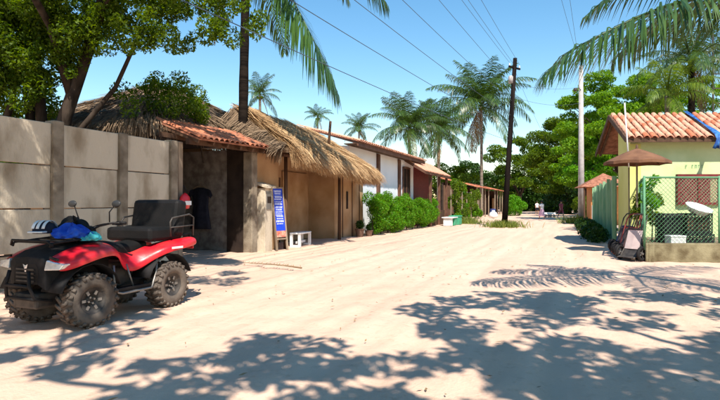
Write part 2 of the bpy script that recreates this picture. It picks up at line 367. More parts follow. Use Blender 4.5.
def thatch(parent, quad, n, m, seed=1, length=(0.45, 0.9), width=0.022, name='thatch', fringe=0.35, lift=0.12, fr_n=None):
    """quad: eave-left, eave-right, ridge-right, ridge-left"""
    rng = np.random.default_rng(seed)
    e0, e1, r1, r0 = [np.array(p, float) for p in quad]
    def S(a, b): return (e0*(1-a)+e1*a)*(1-b) + (r0*(1-a)+r1*a)*b
    fr_n = fr_n or n//4
    a = rng.random(n+fr_n)[:, None]; b = np.concatenate([rng.random(n), rng.random(fr_n)*0.06])[:, None]
    P = S(a, b)
    along = (e1-e0)/np.linalg.norm(e1-e0)
    down = S(a, b*0) - S(a, b*0+1); down /= np.linalg.norm(down, axis=1)[:, None]
    nor = np.cross(along, -down); nor /= np.linalg.norm(nor, axis=1)[:, None]
    nor *= np.sign(nor[:, 2:3])
    sag = 0.05*np.sin(a*17+seed)+0.04*np.sin(a*41)
    P = P + nor*(rng.random((len(P), 1))*lift+sag*0.6)
    L = rng.uniform(length[0], length[1], (len(P), 1))
    isf = np.concatenate([np.zeros(n), np.ones(fr_n)])[:, None]
    L = L*(1-isf) + isf*rng.uniform(fringe*0.5, fringe*1.25, (len(P), 1))
    near = np.clip(1-b/0.25, 0, 1)
    d = down + nor*rng.normal(0.03, 0.07, (len(P), 1)) + along*rng.normal(0, 0.13, (len(P), 1))
    d = d*(1-0.55*isf) + np.array([0, 0, -1.0])*(0.9*isf+0.15*near) + rng.normal(0, 0.06, P.shape)
    d /= np.linalg.norm(d, axis=1)[:, None]
    d2 = d + np.array([0, 0, -0.35]) * near - nor*0.05; d2 /= np.linalg.norm(d2, axis=1)[:, None]
    w = rng.uniform(0.5, 1.4, (len(P), 1))*width/2
    side = along + nor*rng.normal(0, 0.4, (len(P), 1))
    side /= np.linalg.norm(side, axis=1)[:, None]
    m1 = P + d*L*0.5; t1 = m1 + d2*L*0.5
    V = np.stack([P-side*w, P+side*w, m1-side*w, m1+side*w, t1-side*w*0.4, t1+side*w*0.4], 1).reshape(-1, 3)
    k = np.arange(len(P))*6
    Q = np.concatenate([np.stack([k, k+1, k+3, k+2], 1), np.stack([k+2, k+3, k+5, k+4], 1)])
    o = bpy.data.objects.new(name, np_mesh(name, V, Q, m)); link(o, parent); o['kind'] = 'stuff'
    return o

def leaf_cloud(blobs, n, size, seed, aspect=0.45, shell=0.5, flat=0.0, droop=0.0):
    """leaf rhombs scattered through ellipsoid blobs ((cx,cy,cz),(rx,ry,rz),weight)"""
    rng = np.random.default_rng(seed)
    wts = np.array([b[2] for b in blobs], float); wts /= wts.sum()
    bi = rng.choice(len(blobs), n, p=wts)
    C = np.array([b[0] for b in blobs], float)[bi]; Rr = np.array([b[1] for b in blobs], float)[bi]
    d = rng.normal(size=(n, 3)); d /= np.linalg.norm(d, axis=1)[:, None]
    r = rng.random((n, 1))**(1/3.0); r = r*(1-shell) + shell*(0.7+0.3*rng.random((n, 1)))*(0.6+0.4*rng.random((n,1)))
    P = C + d*r*Rr + rng.normal(0, 0.05, (n, 3))*Rr
    ax = rng.normal(size=(n, 3)); ax[:, 2] = ax[:, 2]*(1-flat) - droop; ax /= np.linalg.norm(ax, axis=1)[:, None]
    up = rng.normal(size=(n, 3)); up[:, 2] += 1.2+flat*3
    sd = np.cross(ax, up); sd /= np.linalg.norm(sd, axis=1)[:, None]
    L = size*rng.uniform(0.6, 1.4, (n, 1)); w = L*aspect/2
    bend = np.cross(sd, ax)*L*0.12
    V = np.stack([P-ax*L/2, P-sd*w+bend, P+ax*L/2, P+sd*w+bend], 1).reshape(-1, 3)
    k = np.arange(n)*4
    return V, np.stack([k, k+1, k+2, k+3], 1)

def clusters(c, r, n, rs, seed, flat=1.0, shell=True):
    """small blobs spread through one ellipsoid"""
    rng = random.Random(seed); out = []
    while len(out) < n:
        p = Vector((rng.uniform(-1,1), rng.uniform(-1,1), rng.uniform(-1,1)))
        if p.length > 1 or (shell and p.length < 0.35): continue
        k = rng.uniform(rs[0], rs[1])
        out.append(((c[0]+p.x*r[0], c[1]+p.y*r[1], c[2]+p.z*r[2]), (k, k, k*flat), k*k))
    return out
def foliage(parent, name, blobs, n, size, m, seed, kind=None, **kw):
    V, Q = leaf_cloud(blobs, n, size, seed, **kw)
    o = bpy.data.objects.new(name, np_mesh(name, V, Q, m)); link(o, parent)
    if kind: o['kind'] = kind
    return o
def bez(p0, p1, p2, n):
    p0, p1, p2 = Vector(p0), Vector(p1), Vector(p2)
    return [p0*(1-t)**2 + p1*2*t*(1-t) + p2*t*t for t in [i/(n-1) for i in range(n)]]
def limbs(parent, stems, m=M_trunk, name='trunk', seg=8):
    mb = MB()
    for pts, r0, r1 in stems:
        n = len(pts); mb.tube(pts, [r0+(r1-r0)*(i/(n-1))**0.8 for i in range(n)], seg)
    return mb.build(name, m, parent, smooth=True)

# ------------------------------------------------------------------ palms
def frond_arrays(pts, n=55, llen=0.75, hang=0.5, seed=0, width=0.035, fwd=0.55, twist=0.0, rr=1.0):
    """one feather frond along the curve pts"""
    rng = np.random.default_rng(seed)
    pts = np.array([tuple(p) for p in pts], float); seg = np.linalg.norm(np.diff(pts, axis=0), axis=1); cum = np.concatenate([[0], np.cumsum(seg)]); T = cum[-1]
    def at(u):
        x = np.clip(u, 0, 1)*T
        return np.stack([np.interp(x, cum, pts[:, i]) for i in range(3)], -1)
    V = []; Q = []
    for sgn in (-1, 1):
        u = np.linspace(0.12, 0.995, n) + rng.normal(0, 0.003, n)
        P = at(u); tg = at(u+0.02)-at(u-0.02); tg /= np.linalg.norm(tg, axis=1)[:, None]
        side = np.cross(tg, np.array([0, 0, 1.0])); sl = np.linalg.norm(side, axis=1)[:, None]
        side = np.where(sl < 1e-3, np.array([1.0, 0, 0]), side/np.maximum(sl, 1e-3))
        upv = np.cross(side, tg)
        side = side*math.cos(twist) + upv*math.sin(twist)
        prof = np.sin(np.pi*np.clip(0.12+0.86*u, 0, 1))**0.55
        prof = np.where(u > 0.9, prof*0.8+0.1, prof)
        L = (llen*prof*rng.uniform(0.85, 1.1, n))[:, None]
        f = fwd*(0.5+0.8*u)[:, None]
        d = side*sgn + tg*f + upv*0.18 + rng.normal(0, 0.13, (n, 3)); d /= np.linalg.norm(d, axis=1)[:, None]
        g = np.array([0, 0, -1.0])
        d1 = d + g*hang*0.5; d1 /= np.linalg.norm(d1, axis=1)[:, None]
        d2 = d + g*hang*(1.4+rng.random((n, 1))*0.8); d2 /= np.linalg.norm(d2, axis=1)[:, None]
        d3 = d + g*hang*(2.4+rng.random((n, 1))*1.0); d3 /= np.linalg.norm(d3, axis=1)[:, None]
        a = P; b = a+d1*L*0.35; c = b+d2*L*0.35; e = c+d3*L*0.3
        wv = np.cross(d2, upv+side*0.3*sgn); wv /= np.maximum(np.linalg.norm(wv, axis=1)[:, None], 1e-4)
        w = width/2
        k = sum(len(x) for x in V) + np.arange(n)*8
        vv = np.stack([a-wv*w*0.6, a+wv*w*0.6, b-wv*w, b+wv*w, c-wv*w*0.8, c+wv*w*0.8, e-wv*w*0.1, e+wv*w*0.1], 1).reshape(-1, 3)
        V.append(vv)
        for q in (0, 2, 4): Q.append(np.stack([k+q, k+q+1, k+q+3, k+q+2], 1))
    # rachis: triangular tube
    mb = MB(); m = 9; us = [i/(m-1) for i in range(m)]
    mb.tube([tuple(at(np.array(x))) for x in us], [(0.035*(1-x)+0.006)*rr for x in us], 4, cap=False)
    k0 = sum(len(x) for x in V); V.append(np.array(mb.v)); Q.append(np.array(mb.f)+k0)
    return np.concatenate(V), np.concatenate(Q)
def frond_curve(Lf, el, droop, n=9):
    """in the xz plane, from origin, starting at elevation el, bending down by droop (radians) over its length"""
    p = Vector((0, 0, 0)); out = [p.copy()]; st = Lf/(n-1)
    for i in range(n-1):
        t = (i+0.5)/(n-1); a = el - droop*t**1.3
        p = p + Vector((math.cos(a)*st, 0, math.sin(a)*st)); out.append(p.copy())
    return out
FR = {}
def frond_mesh(kind, Lf, m):
    key = (kind, round(Lf, 1), m.name)
    if key not in FR:
        el, dr, hang = {'up': (1.25, 0.75, 0.30), 'mid': (0.85, 1.35, 0.5), 'out': (0.35, 1.45, 0.75), 'low': (-0.25, 1.25, 0.9), 'dead': (-0.95, 0.6, 0.8)}[kind]
        V, Q = frond_arrays(frond_curve(Lf*(0.85 if kind == 'up' else 1), el, dr), 62, Lf*0.25, hang*1.15, len(kind)*7, 0.0095*Lf)
        FR[key] = np_mesh('frond', V, Q, m)
    return FR[key]
def palm(label, loc, height, Lf, lean=(0, 0), n=22, seed=1, m=M_palm, trunk_m=M_ptrunk, r=0.16, dead=2, group=None, custom=(), kinds=None, cocos=True):
    rnd = random.Random(seed)
    t = thing('palm_tree', label, 'palm tree', loc, 0, group)
    mb = MB(); N = 15; pts = []; rads = []
    for i in range(N):
        x = i/(N-1); pts.append((lean[0]*x**1.6, lean[1]*x**1.6, height*x - (0.2 if i == 0 else 0)))
        rads.append(r*(1.35-0.5*x**0.5 if i else 1.6) * (1+0.04*(-1)**i))
    mb.tube(pts, rads, 10); mb.build('trunk', trunk_m, t, smooth=True)
    top = Vector((lean[0], lean[1], height))
    for i in range(n):
        az = i*2.399963 + rnd.uniform(-.25, .25); x = i/n
        kind = (kinds or ['up','up','mid','mid','out','out','low'])[min(6, int(x*7))]
        M = Matrix.Translation(top + Vector((0, 0, 0.12*(1-x)))) @ Matrix.Rotation(az, 4, 'Z') @ Matrix.Rotation(rnd.uniform(-.3, .3), 4, 'X') @ Matrix.Rotation(rnd.uniform(-.14, .14), 4, 'Y')
        M = M @ Matrix.Scale(rnd.uniform(0.85, 1.1), 4)
        inst('frond', frond_mesh(kind, Lf, m), t, mtx=M)
    for i in range(dead):
        M = Matrix.Translation(top-Vector((0,0,.1))) @ Matrix.Rotation(rnd.uniform(0, 6.28), 4, 'Z')
        inst('frond', frond_mesh('dead', Lf*0.8, M_dry), t, mtx=M)
    for (pts, nl, ll, hg, sd, fm, wd) in custom:
        V, Q = frond_arrays([Vector(p)-Vector(loc) for p in pts], nl, ll, hg, sd, wd)
        inst('frond', np_mesh('frond', V, Q, fm), t)
    if cocos:
        cm = MB()
        for i in range(7):
            a = i*0.9; cm2 = [(0.001,-.13),(.08,-.1),(.12,0),(.085,.1),(.001,.14)]
            cm.lathe(cm2, 8, Matrix.Translation(top+Vector((math.cos(a)*.28, math.sin(a)*.28, -.25-.08*(i % 3)))))
        cm.build('coconut_cluster', M_leaf, t, smooth=True)
    return t
# ================================================================== left frontage
def at_front(name, label, cat, s, y=0, z=0, group=None):
    return thing(name, label, cat, F(s, y, z), A, group)

# ---- concrete panel wall
def concrete_wall():
    t = at_front('concrete_wall', 'tall wall of stained pale concrete panels between posts, behind the red quad', 'wall', 1.1)
    posts = [13.15-1.0*0 - 1.5*k for k in range(9)]
    pm = MB().box(-0.11, 0.11, -0.10, 0.14, 0, 3.0).mesh('post', M_post)
    rnd = random.Random(3)
    rows = [(0.0, 0.63), (0.63, 1.40), (1.40, 2.19), (2.19, 2.97)]
    pms = {}
    for k, s in enumerate(posts):
        o = inst('post', pm, t, (s-1.1, rnd.uniform(-.012,.012), rnd.uniform(-.03,.02)))
        md = o.modifiers.new('bevel', 'BEVEL'); md.width = 0.018; md.segments = 2
        if k+1 == len(posts): break
        for i, (z0, z1) in enumerate(rows):
            if i not in pms: pms[i] = MB().box(0, 1.28, -0.03, 0.03, 0.006, z1-z0-0.012).mesh('panel', M_conc)
            p = inst('panel', pms[i], t, (s-1.5+0.11-1.1, rnd.uniform(-.012,.012), z0))
            p.rotation_euler = (rnd.uniform(-.006,.006), rnd.uniform(-.004,.004), 0)
            md = p.modifiers.new('bevel', 'BEVEL'); md.width = 0.012; md.segments = 2
concrete_wall()

# ---- gateway with clay tile pent roof
def gateway():
    t = at_front('gateway', 'dark open gateway under a sagging clay tile pent roof beside the concrete wall', 'gateway', 13.3)
    # local x = s-13.3
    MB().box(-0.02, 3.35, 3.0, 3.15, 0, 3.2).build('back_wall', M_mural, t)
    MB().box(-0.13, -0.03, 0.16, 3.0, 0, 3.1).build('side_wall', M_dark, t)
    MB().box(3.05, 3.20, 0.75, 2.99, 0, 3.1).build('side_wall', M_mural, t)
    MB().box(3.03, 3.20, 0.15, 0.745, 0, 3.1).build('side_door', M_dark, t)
    MB().box(0.03, 0.2, -0.05, 0.12, 0, 3.0).build('jamb', M_wood2, t, bevel=.02)
    MB().box(2.98, 3.28, -0.18, 0.14, 0, 3.02).build('pillar', M_post, t, bevel=.03)
    MB().bar((0.05,-.3,3.0), (4.3,-.3,3.1), .1, .14).build('lintel', M_wood, t)
    MB().bar((-0.3,0.2,3.14), (3.3,0.2,3.18), .1, .12).build('beam', M_wood, t)
    for k in range(8):
        x = 0.2+k*0.58
        MB().bar((x,-.52,3.0), (x,0.95,3.55), .06, .09).build('rafter', M_wood, t)
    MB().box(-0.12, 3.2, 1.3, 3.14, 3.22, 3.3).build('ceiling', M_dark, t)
    sl = Vector((0, 2.1, 0.80))
    tiled(t, (0.15,-.58,3.06), (1,0,0.024), sl, 4.3, 1.5, 0.225, (M_tileA, M_tileA, M_tileC, M_tileC, M_tileC), 4)  # mostly dark tiles: soot, plus tree shade put into the colour mix
    # grey lattice half-gate deep inside
    for k in range(5):
        MB().bar((0.3+k*.12,1.9,0.0), (0.3+k*.12,1.9,1.5), .03, .03).build('gate_bar', M_wood2, t)
gateway()

t = at_front('hanging_dress', 'dark short-sleeved dress hanging on the pale wall inside the gateway', 'dress', 13.3)
t.location = F(16.33, 1.7, 1.95); t.rotation_euler = (0,0,A-R(90))
g = MB()
rows = []
for (z, w, d) in ((0.02,.10,.03),(-.03,.30,.05),(-.10,.36,.06),(-.30,.30,.09),(-.55,.28,.10),(-.9,.33,.12),(-1.25,.40,.14)):
    rows.append([(w*math.cos(a), -.02-d*abs(math.sin(a))*(1+.15*math.sin(5*a)), z) for a in [math.pi*i/14 for i in range(15)]])
g.grid(rows); g.build('garment', M_navy, t, smooth=True, solid=.01)
for sx in (-1, 1):
    MB().grid([[(sx*.30,-.05,-.02),(sx*.40,-.06,-.07),(sx*.46,-.05,-.22)],[(sx*.28,-.06,-.18),(sx*.34,-.07,-.24),(sx*.40,-.06,-.30)]]).build('sleeve', M_navy, t, solid=.02)
MB().tube(bez((-.26,-.05,0),(0,-.05,.14),(.26,-.05,0),7), .012, 6).tube([(0,-.05,.07),(0,-.05,.16),(.03,-.04,.19),(0,.0,.21)], .006, 5).build('hanger', M_wood2, t)

t = at_front('red_bag', 'small red and white bag hung on the gateway jamb behind the quad', 'bag', 13.42, -.17, 1.35)
MB().lathe([(.002,0),(.13,.02),(.17,.15),(.14,.3),(.06,.38),(.002,.4)], 12, Matrix.Scale(.6, 4, (0,1,0))).build('pouch', M_red, t, smooth=True)
MB().box(-.1,.1,-.115,-.09,.1,.2).build('patch', M_whitep, t)
MB().tube(bez((-.06,0,.37),(0,.06,.8),(.06,0,.37),7), .012, 5).build('strap', M_black, t)

# ---- old hipped thatch hut behind the gateway
def old_hut():
    t = at_front('thatched_hut', 'old grey thatched hut with a hipped roof overgrown by creeper, rising behind the gateway', 'hut', 13.4)
    a, b, c, d = (-.3,.7,3.45), (6.4,.7,3.6), (6.4,7,3.6), (-.3,7,3.45)
    r0, r1 = (3.1,3.8,5.3), (5.0,3.7,5.2)
    MB().add([a,b,c,d,r0,r1], [(0,1,5,4),(1,2,5),(2,3,4,5),(3,0,4),(3,2,1,0)]).build('roof_base', M_thatch_old, t)
    MB().box(.3,5.9,3.3,6.4,0,3.45).build('wall', M_plaster, t)
    thatch(t, (a,b,r1,r0), 5200, M_thatch_old, 11, name='thatch')
    thatch(t, (d,a,r0,r0), 3200, M_thatch_old, 12, name='thatch', fringe=.7)
    thatch(t, (b,c,r1,r1), 1600, M_thatch_old, 13, name='thatch')
    mb = MB().tube([r0, ((r0[0]+r1[0])/2, 3.76, 5.36), r1], .12, 8); mb.build('ridge_roll', M_thatch_old, t)
old_hut()
t = at_front('creeper', 'dark green creeper hanging over the old thatched roof above the concrete wall', 'creeper', 13.4)
foliage(t, 'leaves', clusters((.75,1.2,4.2),(1.5,.7,.75),30,(.15,.36),5) + clusters((2.3,2.0,4.75),(1.0,.6,.35),9,(.12,.28),8), 5600, .09, M_leaf, 21, shell=.4)
limbs(t, [([(0.3,.55,2.3),(.5,.7,3.6),(.9,1.1,4.3)], .03, .015), ([(1.5,.45,2.6),(1.7,.9,3.8),(2.4,1.6,4.7)], .03, .012)], name='stem')

# ---- red tiled roof glimpsed behind the tree
t = at_front('tiled_shed', 'low shed with a red clay tile roof glimpsed between tree trunks above the wall', 'shed', 11.3, 7.5)
MB().box(0, 4.2, 0, 3, 0, 3.4).build('wall', M_plaster, t)
tiled(t, (-.3,-.4,3.55), (1,0,0), (0,2,.75), 4.8, 2.0, .24, seed=9, single=False)

# ---- thatched porch
def porch():
    t = at_front('thatched_porch', 'shopfront porch under a shaggy golden straw thatch eave', 'porch', 16.6)
    # local x = s-16.6
    MB().box(0.0, 1.45, 0.0, 0.18, 0, 3.3).build('front_wall', M_plaster, t, bevel=.015)
    MB().box(1.45, 1.58, 0.05, 1.2, 0, 3.4).build('side_wall', M_plaster, t)
    MB().box(1.58, 5.9, 1.2, 1.36, 0, 3.4).build('back_wall', M_plaster, t)
    o = MB().box(2.35, 3.35, 1.12, 1.19, 0.02, 2.35).build('door', M_orange, t, bevel=.01)
    for k in range(3): MB().box(2.42+k*.31, 2.67+k*.31, 1.10, 1.115, .25, 2.2).build('door_board', M_orange, o)
    MB().box(2.26,2.345,1.08,1.195,0,2.45).box(3.355,3.44,1.08,1.195,0,2.45).box(2.26,3.44,1.085,1.195,2.36,2.45).build('door_frame', M_wood, t)
    MB().box(3.7,5.7,1.13,1.195,.05,2.7).build('wall_panel', M_plaster, t)
    # projecting bay at the far end
    MB().box(5.9, 9.1, 0.0, 1.4, 0, 3.2).build('bay_wall', M_plaster, t, bevel=.015)
    for k, x in enumerate((6.7,7.75,8.6)):
        MB().box(x-.03, x+.03, -.025, -.001, 0, 3.0).build('batten', M_wood, t)
    MB().box(7.1,7.25,-.035,-.001,1.25,2.0).build('slot', M_dark, t)
    for x in (1.52, 5.82):
        MB().tube([(x,-.25,-.1),(x+.02,-.25,1.5),(x,-.25,3.05)], [.075,.065,.06], 8).build('post', M_wood, t, smooth=True)
    MB().tube([(0.4,-.28,3.1),(4,-.28,3.04),(8.6,-.28,2.85)], .07, 8).build('eave_pole', M_wood, t, smooth=True)
    e0, e1 = (0.55,-1.0,3.12), (7.75,-1.0,2.78)
    r0, r1 = (0.75,1.3,4.62), (6.6,1.3,4.38)
    h = (7.95,1.4,2.9)
    base = MB().add([e0,e1,r1,r0,h,(0.6,1.4,3.2),(7.2,1.45,3.1)], [(0,1,2,3),(1,4,2),(0,3,5),(3,2,6,5)])
    base.build('roof_base', M_thatch_old, t, solid=.1)
    thatch(t, (e0,e1,r1,r0), 38000, M_thatch, 31, fringe=.55, fr_n=16000, lift=.24, width=.013)
    thatch(t, (e1,h,r1,r1), 7000, M_thatch, 32, fringe=.5, fr_n=3500, lift=.16, width=.013)
    thatch(t, ((0.3,-.8,3.1),(0.75,1.4,4.4),(0.85,1.35,4.6),(0.9,-.75,3.25)), 1500, M_thatch_old, 33, fringe=.5)
    thatch(t, ((r0[0],1.05,4.45),(r1[0],1.05,4.2),(r1[0],1.5,4.5),(r0[0],1.5,4.72)), 2200, M_thatch, 34, length=(.3,.6), lift=.1)
    MB().tube([(5.15,-.1,3.6),(5.2,-.1,4.2),(5.3,-.1,4.75)], .055, 7).build('vent_pipe', M_wood, t, smooth=True)
porch()

# ---- meter cabinet, sign, bench, pots
t = at_front('meter_cabinet', 'narrow pale electricity meter cabinet with a slanted cap beside the blue sign', 'cabinet', 16.75, -.2)
MB().box(0,.42,-.13,.17,0,1.95).build('case', M_conc, t, bevel=.01)
MB().add([(-.06,-.22,1.95),(.48,-.22,1.95),(.48,.18,2.06),(-.06,.18,2.06),(-.06,-.22,2.02),(.48,-.22,2.02),(.48,.18,2.14),(-.06,.18,2.14)], [(0,3,2,1),(4,5,6,7),(0,1,5,4),(1,2,6,5),(2,3,7,6),(3,0,4,7)]).build('cap', M_conc, t)
MB().box(.06,.36,-.15,-.131,1.3,1.85).build('door', M_alu, t, bevel=.006)
MB().box(.1,.32,-.156,-.151,1.5,1.7).build('window', M_dark, t)

t = at_front('blue_sign', 'tall blue menu sign board in a pale wooden frame leaning by the porch', 'sign', 17.62, -.42)
t.rotation_euler = (R(-7), 0, A+R(-14))
MB().box(-.21,.21,-.012,.012,.42,1.98).build('board', M_signblue, t)
MB().box(-.21,.21,-.016,-.0125,.42,.62).build('picture', M_redish, t)
for sx in (-1, 1): MB().box(sx*.235-.025, sx*.235+.025, -.03, .03, 0, 2.03).build('stile', M_wood2, t, bevel=.006)
for z in (.36, 2.0): MB().box(-.21,.21,-.028,.028,z-.025,z+.025).build('rail', M_wood2, t, bevel=.006)
tx = MB(); rnd = random.Random(8); z = 1.9
while z > .8:
    h = rnd.choice((.022,.022,.03,.042)); x = -.18+rnd.uniform(0,.05); xe = .18-rnd.uniform(0,.06)
    while x < xe:
        w = rnd.uniform(.02,.075); tx.add([(x,-.0135,z),(min(x+w,xe),-.0135,z),(min(x+w,xe),-.0135,z+h),(x,-.0135,z+h)], [(0,1,2,3)]); x += w+.012
    z -= h+.024
tx.build('lettering', M_print, t)['kind'] = 'stuff'

t = at_front('plastic_bench', 'low white plastic bench under the thatched porch', 'bench', 19.15, -.25)
t.rotation_euler = (0,0,A+R(8))
MB().box(-.55,.55,-.2,.2,.44,.5).build('seat', M_whitep, t, bevel=.02)
for sx in (-1, 1):
    MB().box(sx*.5-.05, sx*.5+.05, -.19,-.10, 0,.44).box(sx*.5-.05, sx*.5+.05,.10,.19,0,.44).box(sx*.5-.045, sx*.5+.045,-.10,.10,.0,.08).build('leg', M_whitep, t, bevel=.012)
MB().box(-.45,.45,-.015,.015,.12,.2).build('stretcher', M_whitep, t, bevel=.008)

def pot(label, s, y, r, h, seed, pl=.35):
    t = at_front('plant_pot', label, 'plant pot', s, y, 0, 'plant pots by the hedge')
    MB().lathe([(.001,0),(r*.75,0),(r,h*.9),(r*1.1,h*.9),(r*1.1,h),(r*.95,h),(r*.9,h*.88),(.001,h*.86)], 16).build('vessel', M_terr, t, smooth=False)
    foliage(t, 'leaves', [((0,0,h+pl*.5),(pl*.6,pl*.6,pl*.6),1)], 260, .13, M_leafd, seed, aspect=.3)
pot('dark clay plant pot standing against the bay wall beside the hedge', 24.4, -.35, .2, .36, 1)
pot('smaller low clay plant pot next to the near end of the hedge', 25.15, -.5, .17, .26, 2, .25)

# ---- white house
def white_house():
    t = at_front('white_house', 'white plastered house with brown pilasters and a low tiled roof behind the hedge', 'house', 25.8)
    # local x = s-25.8
    MB().box(-1.0, 9.6, .32, 6, 0, 4.12).build('wall', M_white, t)
    for x in (2.75, 6.4): MB().box(x-.16, x+.16, .2, .319, 0, 4.05).build('pilaster', M_brownpaint, t, bevel=.01)
    w = MB().box(7.25, 8.55, .27, .318, 1.5, 3.6).build('window', M_dark, t)
    MB().box(7.15,7.25,.24,.33,1.4,3.7).box(8.55,8.65,.24,.33,1.4,3.7).box(7.15,8.65,.23,.33,3.6,3.7).box(7.15,8.65,.2,.33,1.42,1.5).box(7.86,7.94,.25,.33,1.5,3.6).build('frame', M_brownpaint, w)
    MB().box(-1.6, 10.0, -.36,-.30, 4.02, 4.2).build('fascia', M_brownpaint, t)
    MB().box(-1.6, 10.0, -.30, .32, 4.10, 4.15).build('soffit', M_wood, t)
    tiled(t, (-1.65,-.42,4.23), (1,0,0), (0,3,.8), 11.7, 3.2, .24, (M_tileB,), 5, single=False)
    # porch
    p = MB().box(9.65,14.6,.3,3,0,3.9).build('annex_wall', M_burg, t)
    tiled(t, (7.6,-1.0,3.42), (1,0,0), (0,1.3,.78), 7.2, 1.65, .24, (M_tileB,), 6, single=False)
    MB().bar((7.62,-1.0,3.36),(7.62,.45,4.22), .06, .16).build('barge_board', M_brownpaint, t)
    MB().bar((7.6,-.98,3.34),(14.8,-.98,3.34), .06, .14).build('eave_beam', M_brownpaint, t)
    for x in (9.7, 12.2, 14.5): MB().box(x-.08,x+.08,-.86,-.7,0,3.35).build('post', M_brownpaint, t, bevel=.01)
    MB().box(9.72,9.95,-.69,-.62,0,2.1).box(9.95,14.3,-.69,-.65,.0,1.0).build('parapet', M_wood, t)
white_house()

# ---- clipped hedge
t = at_front('hedge', 'bright green clipped hedge standing in front of the white house', 'hedge', 24.9, -.55)
bl = []
rnd = random.Random(12)
for k in range(170):
    x = rnd.uniform(.3, 11.6); h = 1.82+.10*math.sin(x*1.1)+.08*math.sin(x*2.9+1)
    r = rnd.uniform(.22,.42); bl.append(((x, rnd.uniform(-.35,.3), rnd.uniform(.3, h-r*.5)), (r*1.1,r,r*1.1), r*r))
foliage(t, 'leaves', bl, 62000, .095, M_leafl, 41, aspect=.38, shell=.55)
foliage(t, 'old_leaves', bl, 20000, .10, M_leaf, 46, aspect=.38, shell=.3)
limbs(t, [([(x,0,-.05),(x+.1,.05,.8),(x+.05,0,1.4)], .035,.015) for x in [0.6+1.1*k for k in range(10)]], name='stems')

# ---- boxes at the end of the hedge
t = at_front('market_table', 'low green box table with a white top at the far end of the hedge', 'table', 37.6, -1.6)
MB().box(-.75,.75,-.4,.4,.5,.56).build('top', M_whitep, t, bevel=.01)
MB().box(-.1,.7,-.35,.35,0,.495).build('box', M_greenbox, t, bevel=.01)
MB().box(-.65,-.57,-.3,.3,0,.495).build('leg', M_whitep, t)
t = at_front('storage_box', 'closed green plastic storage box set beside the white topped table', 'box', 39.0, -1.7)
MB().box(-.45,.45,-.35,.35,0,.55).build('body', M_greenbox, t, bevel=.02)
MB().box(-.49,.49,-.39,.39,.55,.63).build('lid', M_greenbox, t, bevel=.02)

# ---- vine covered fence
t = at_front('vine_fence', 'wire fence overgrown with loose vines between the hedge and the long tiled shed', 'fence', 40.8, -1.0)
for k in range(7): MB().tube([(k*2.2,0,-.1),(k*2.2,0,2.5)], .05, 6).build('post', M_wood2, t)
w = MB()
for z in (.4,.9,1.4,1.9,2.4): w.tube([(0,0,z),(13.2,0,z)], .008, 4)
w.build('wires', M_wire, t)
bl = []
for k in range(70):
    x = rnd.uniform(.1,13); r = rnd.uniform(.22,.5); bl.append(((x, rnd.uniform(-.3,.25), rnd.uniform(.3,3.0)), (r,r*.6,r), r*r*(1 if x<4 else .7)))
foliage(t, 'vines', bl, 13000, .15, M_leaf, 43, shell=.3)
foliage(t, 'young_vines', bl[:20], 4200, .15, M_leafl, 44, shell=.3)

# ---- long tiled sheds further down
def shed(label, s0, s1, ez, seed):
    t = at_front('open_shed', label, 'shed', s0, .2, 0, 'open fronted sheds along the lane')
    L = s1-s0
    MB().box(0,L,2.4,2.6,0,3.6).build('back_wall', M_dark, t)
    MB().box(0,.2,.4,2.39,0,3.3).build('end_wall', M_wood, t)
    MB().box(L-.2,L,.4,2.39,0,3.3).build('end_wall', M_wood, t)
    tiled(t, (-.3,-1.2,ez), (1,0,0), (0,3,.75), L+.6, 4.0, .24, (M_tileA,), seed, single=False)
    n = int(L/2.6)
    for k in range(n+1): MB().tube([(.1+k*(L-.2)/n,-.95,-.1),(.1+k*(L-.2)/n,-.95,ez)], .07, 6).build('post', M_wood2, t)
    for k in range(0, n):
        if (k+seed) % 3 == 0: MB().box(.2+k*L/n,(k+1)*L/n-.2,.7,.8,0,2.2).build('screen', M_wood if k % 2 else M_plaster, t)
shed('long open shed under a weathered red tile roof beyond the vine fence', 54.5, 63.0, 3.05, 7)
shed('far open shed with a red tile roof past the tall palm', 68.5, 82.0, 3.1, 8)
t = at_front('sack', 'plump white sack lying on the ground before the long tiled shed', 'sack', 55.5, -2.2)
MB().lathe([(.001,0),(.38,.05),(.45,.3),(.33,.55),(.12,.68),(.16,.78),(.001,.76)], 12).build('bag', M_whitep, t, smooth=True)
t = at_front('barrel', 'grey blue drum standing at the post of the long tiled shed', 'barrel', 58.2, -1.8)
MB().lathe([(.001,0),(.3,0),(.3,.3),(.315,.31),(.3,.33),(.3,.6),(.315,.61),(.3,.63),(.3,.9),(.28,.9),(.001,.88)], 14).build('drum', M_boneblue, t, smooth=False)
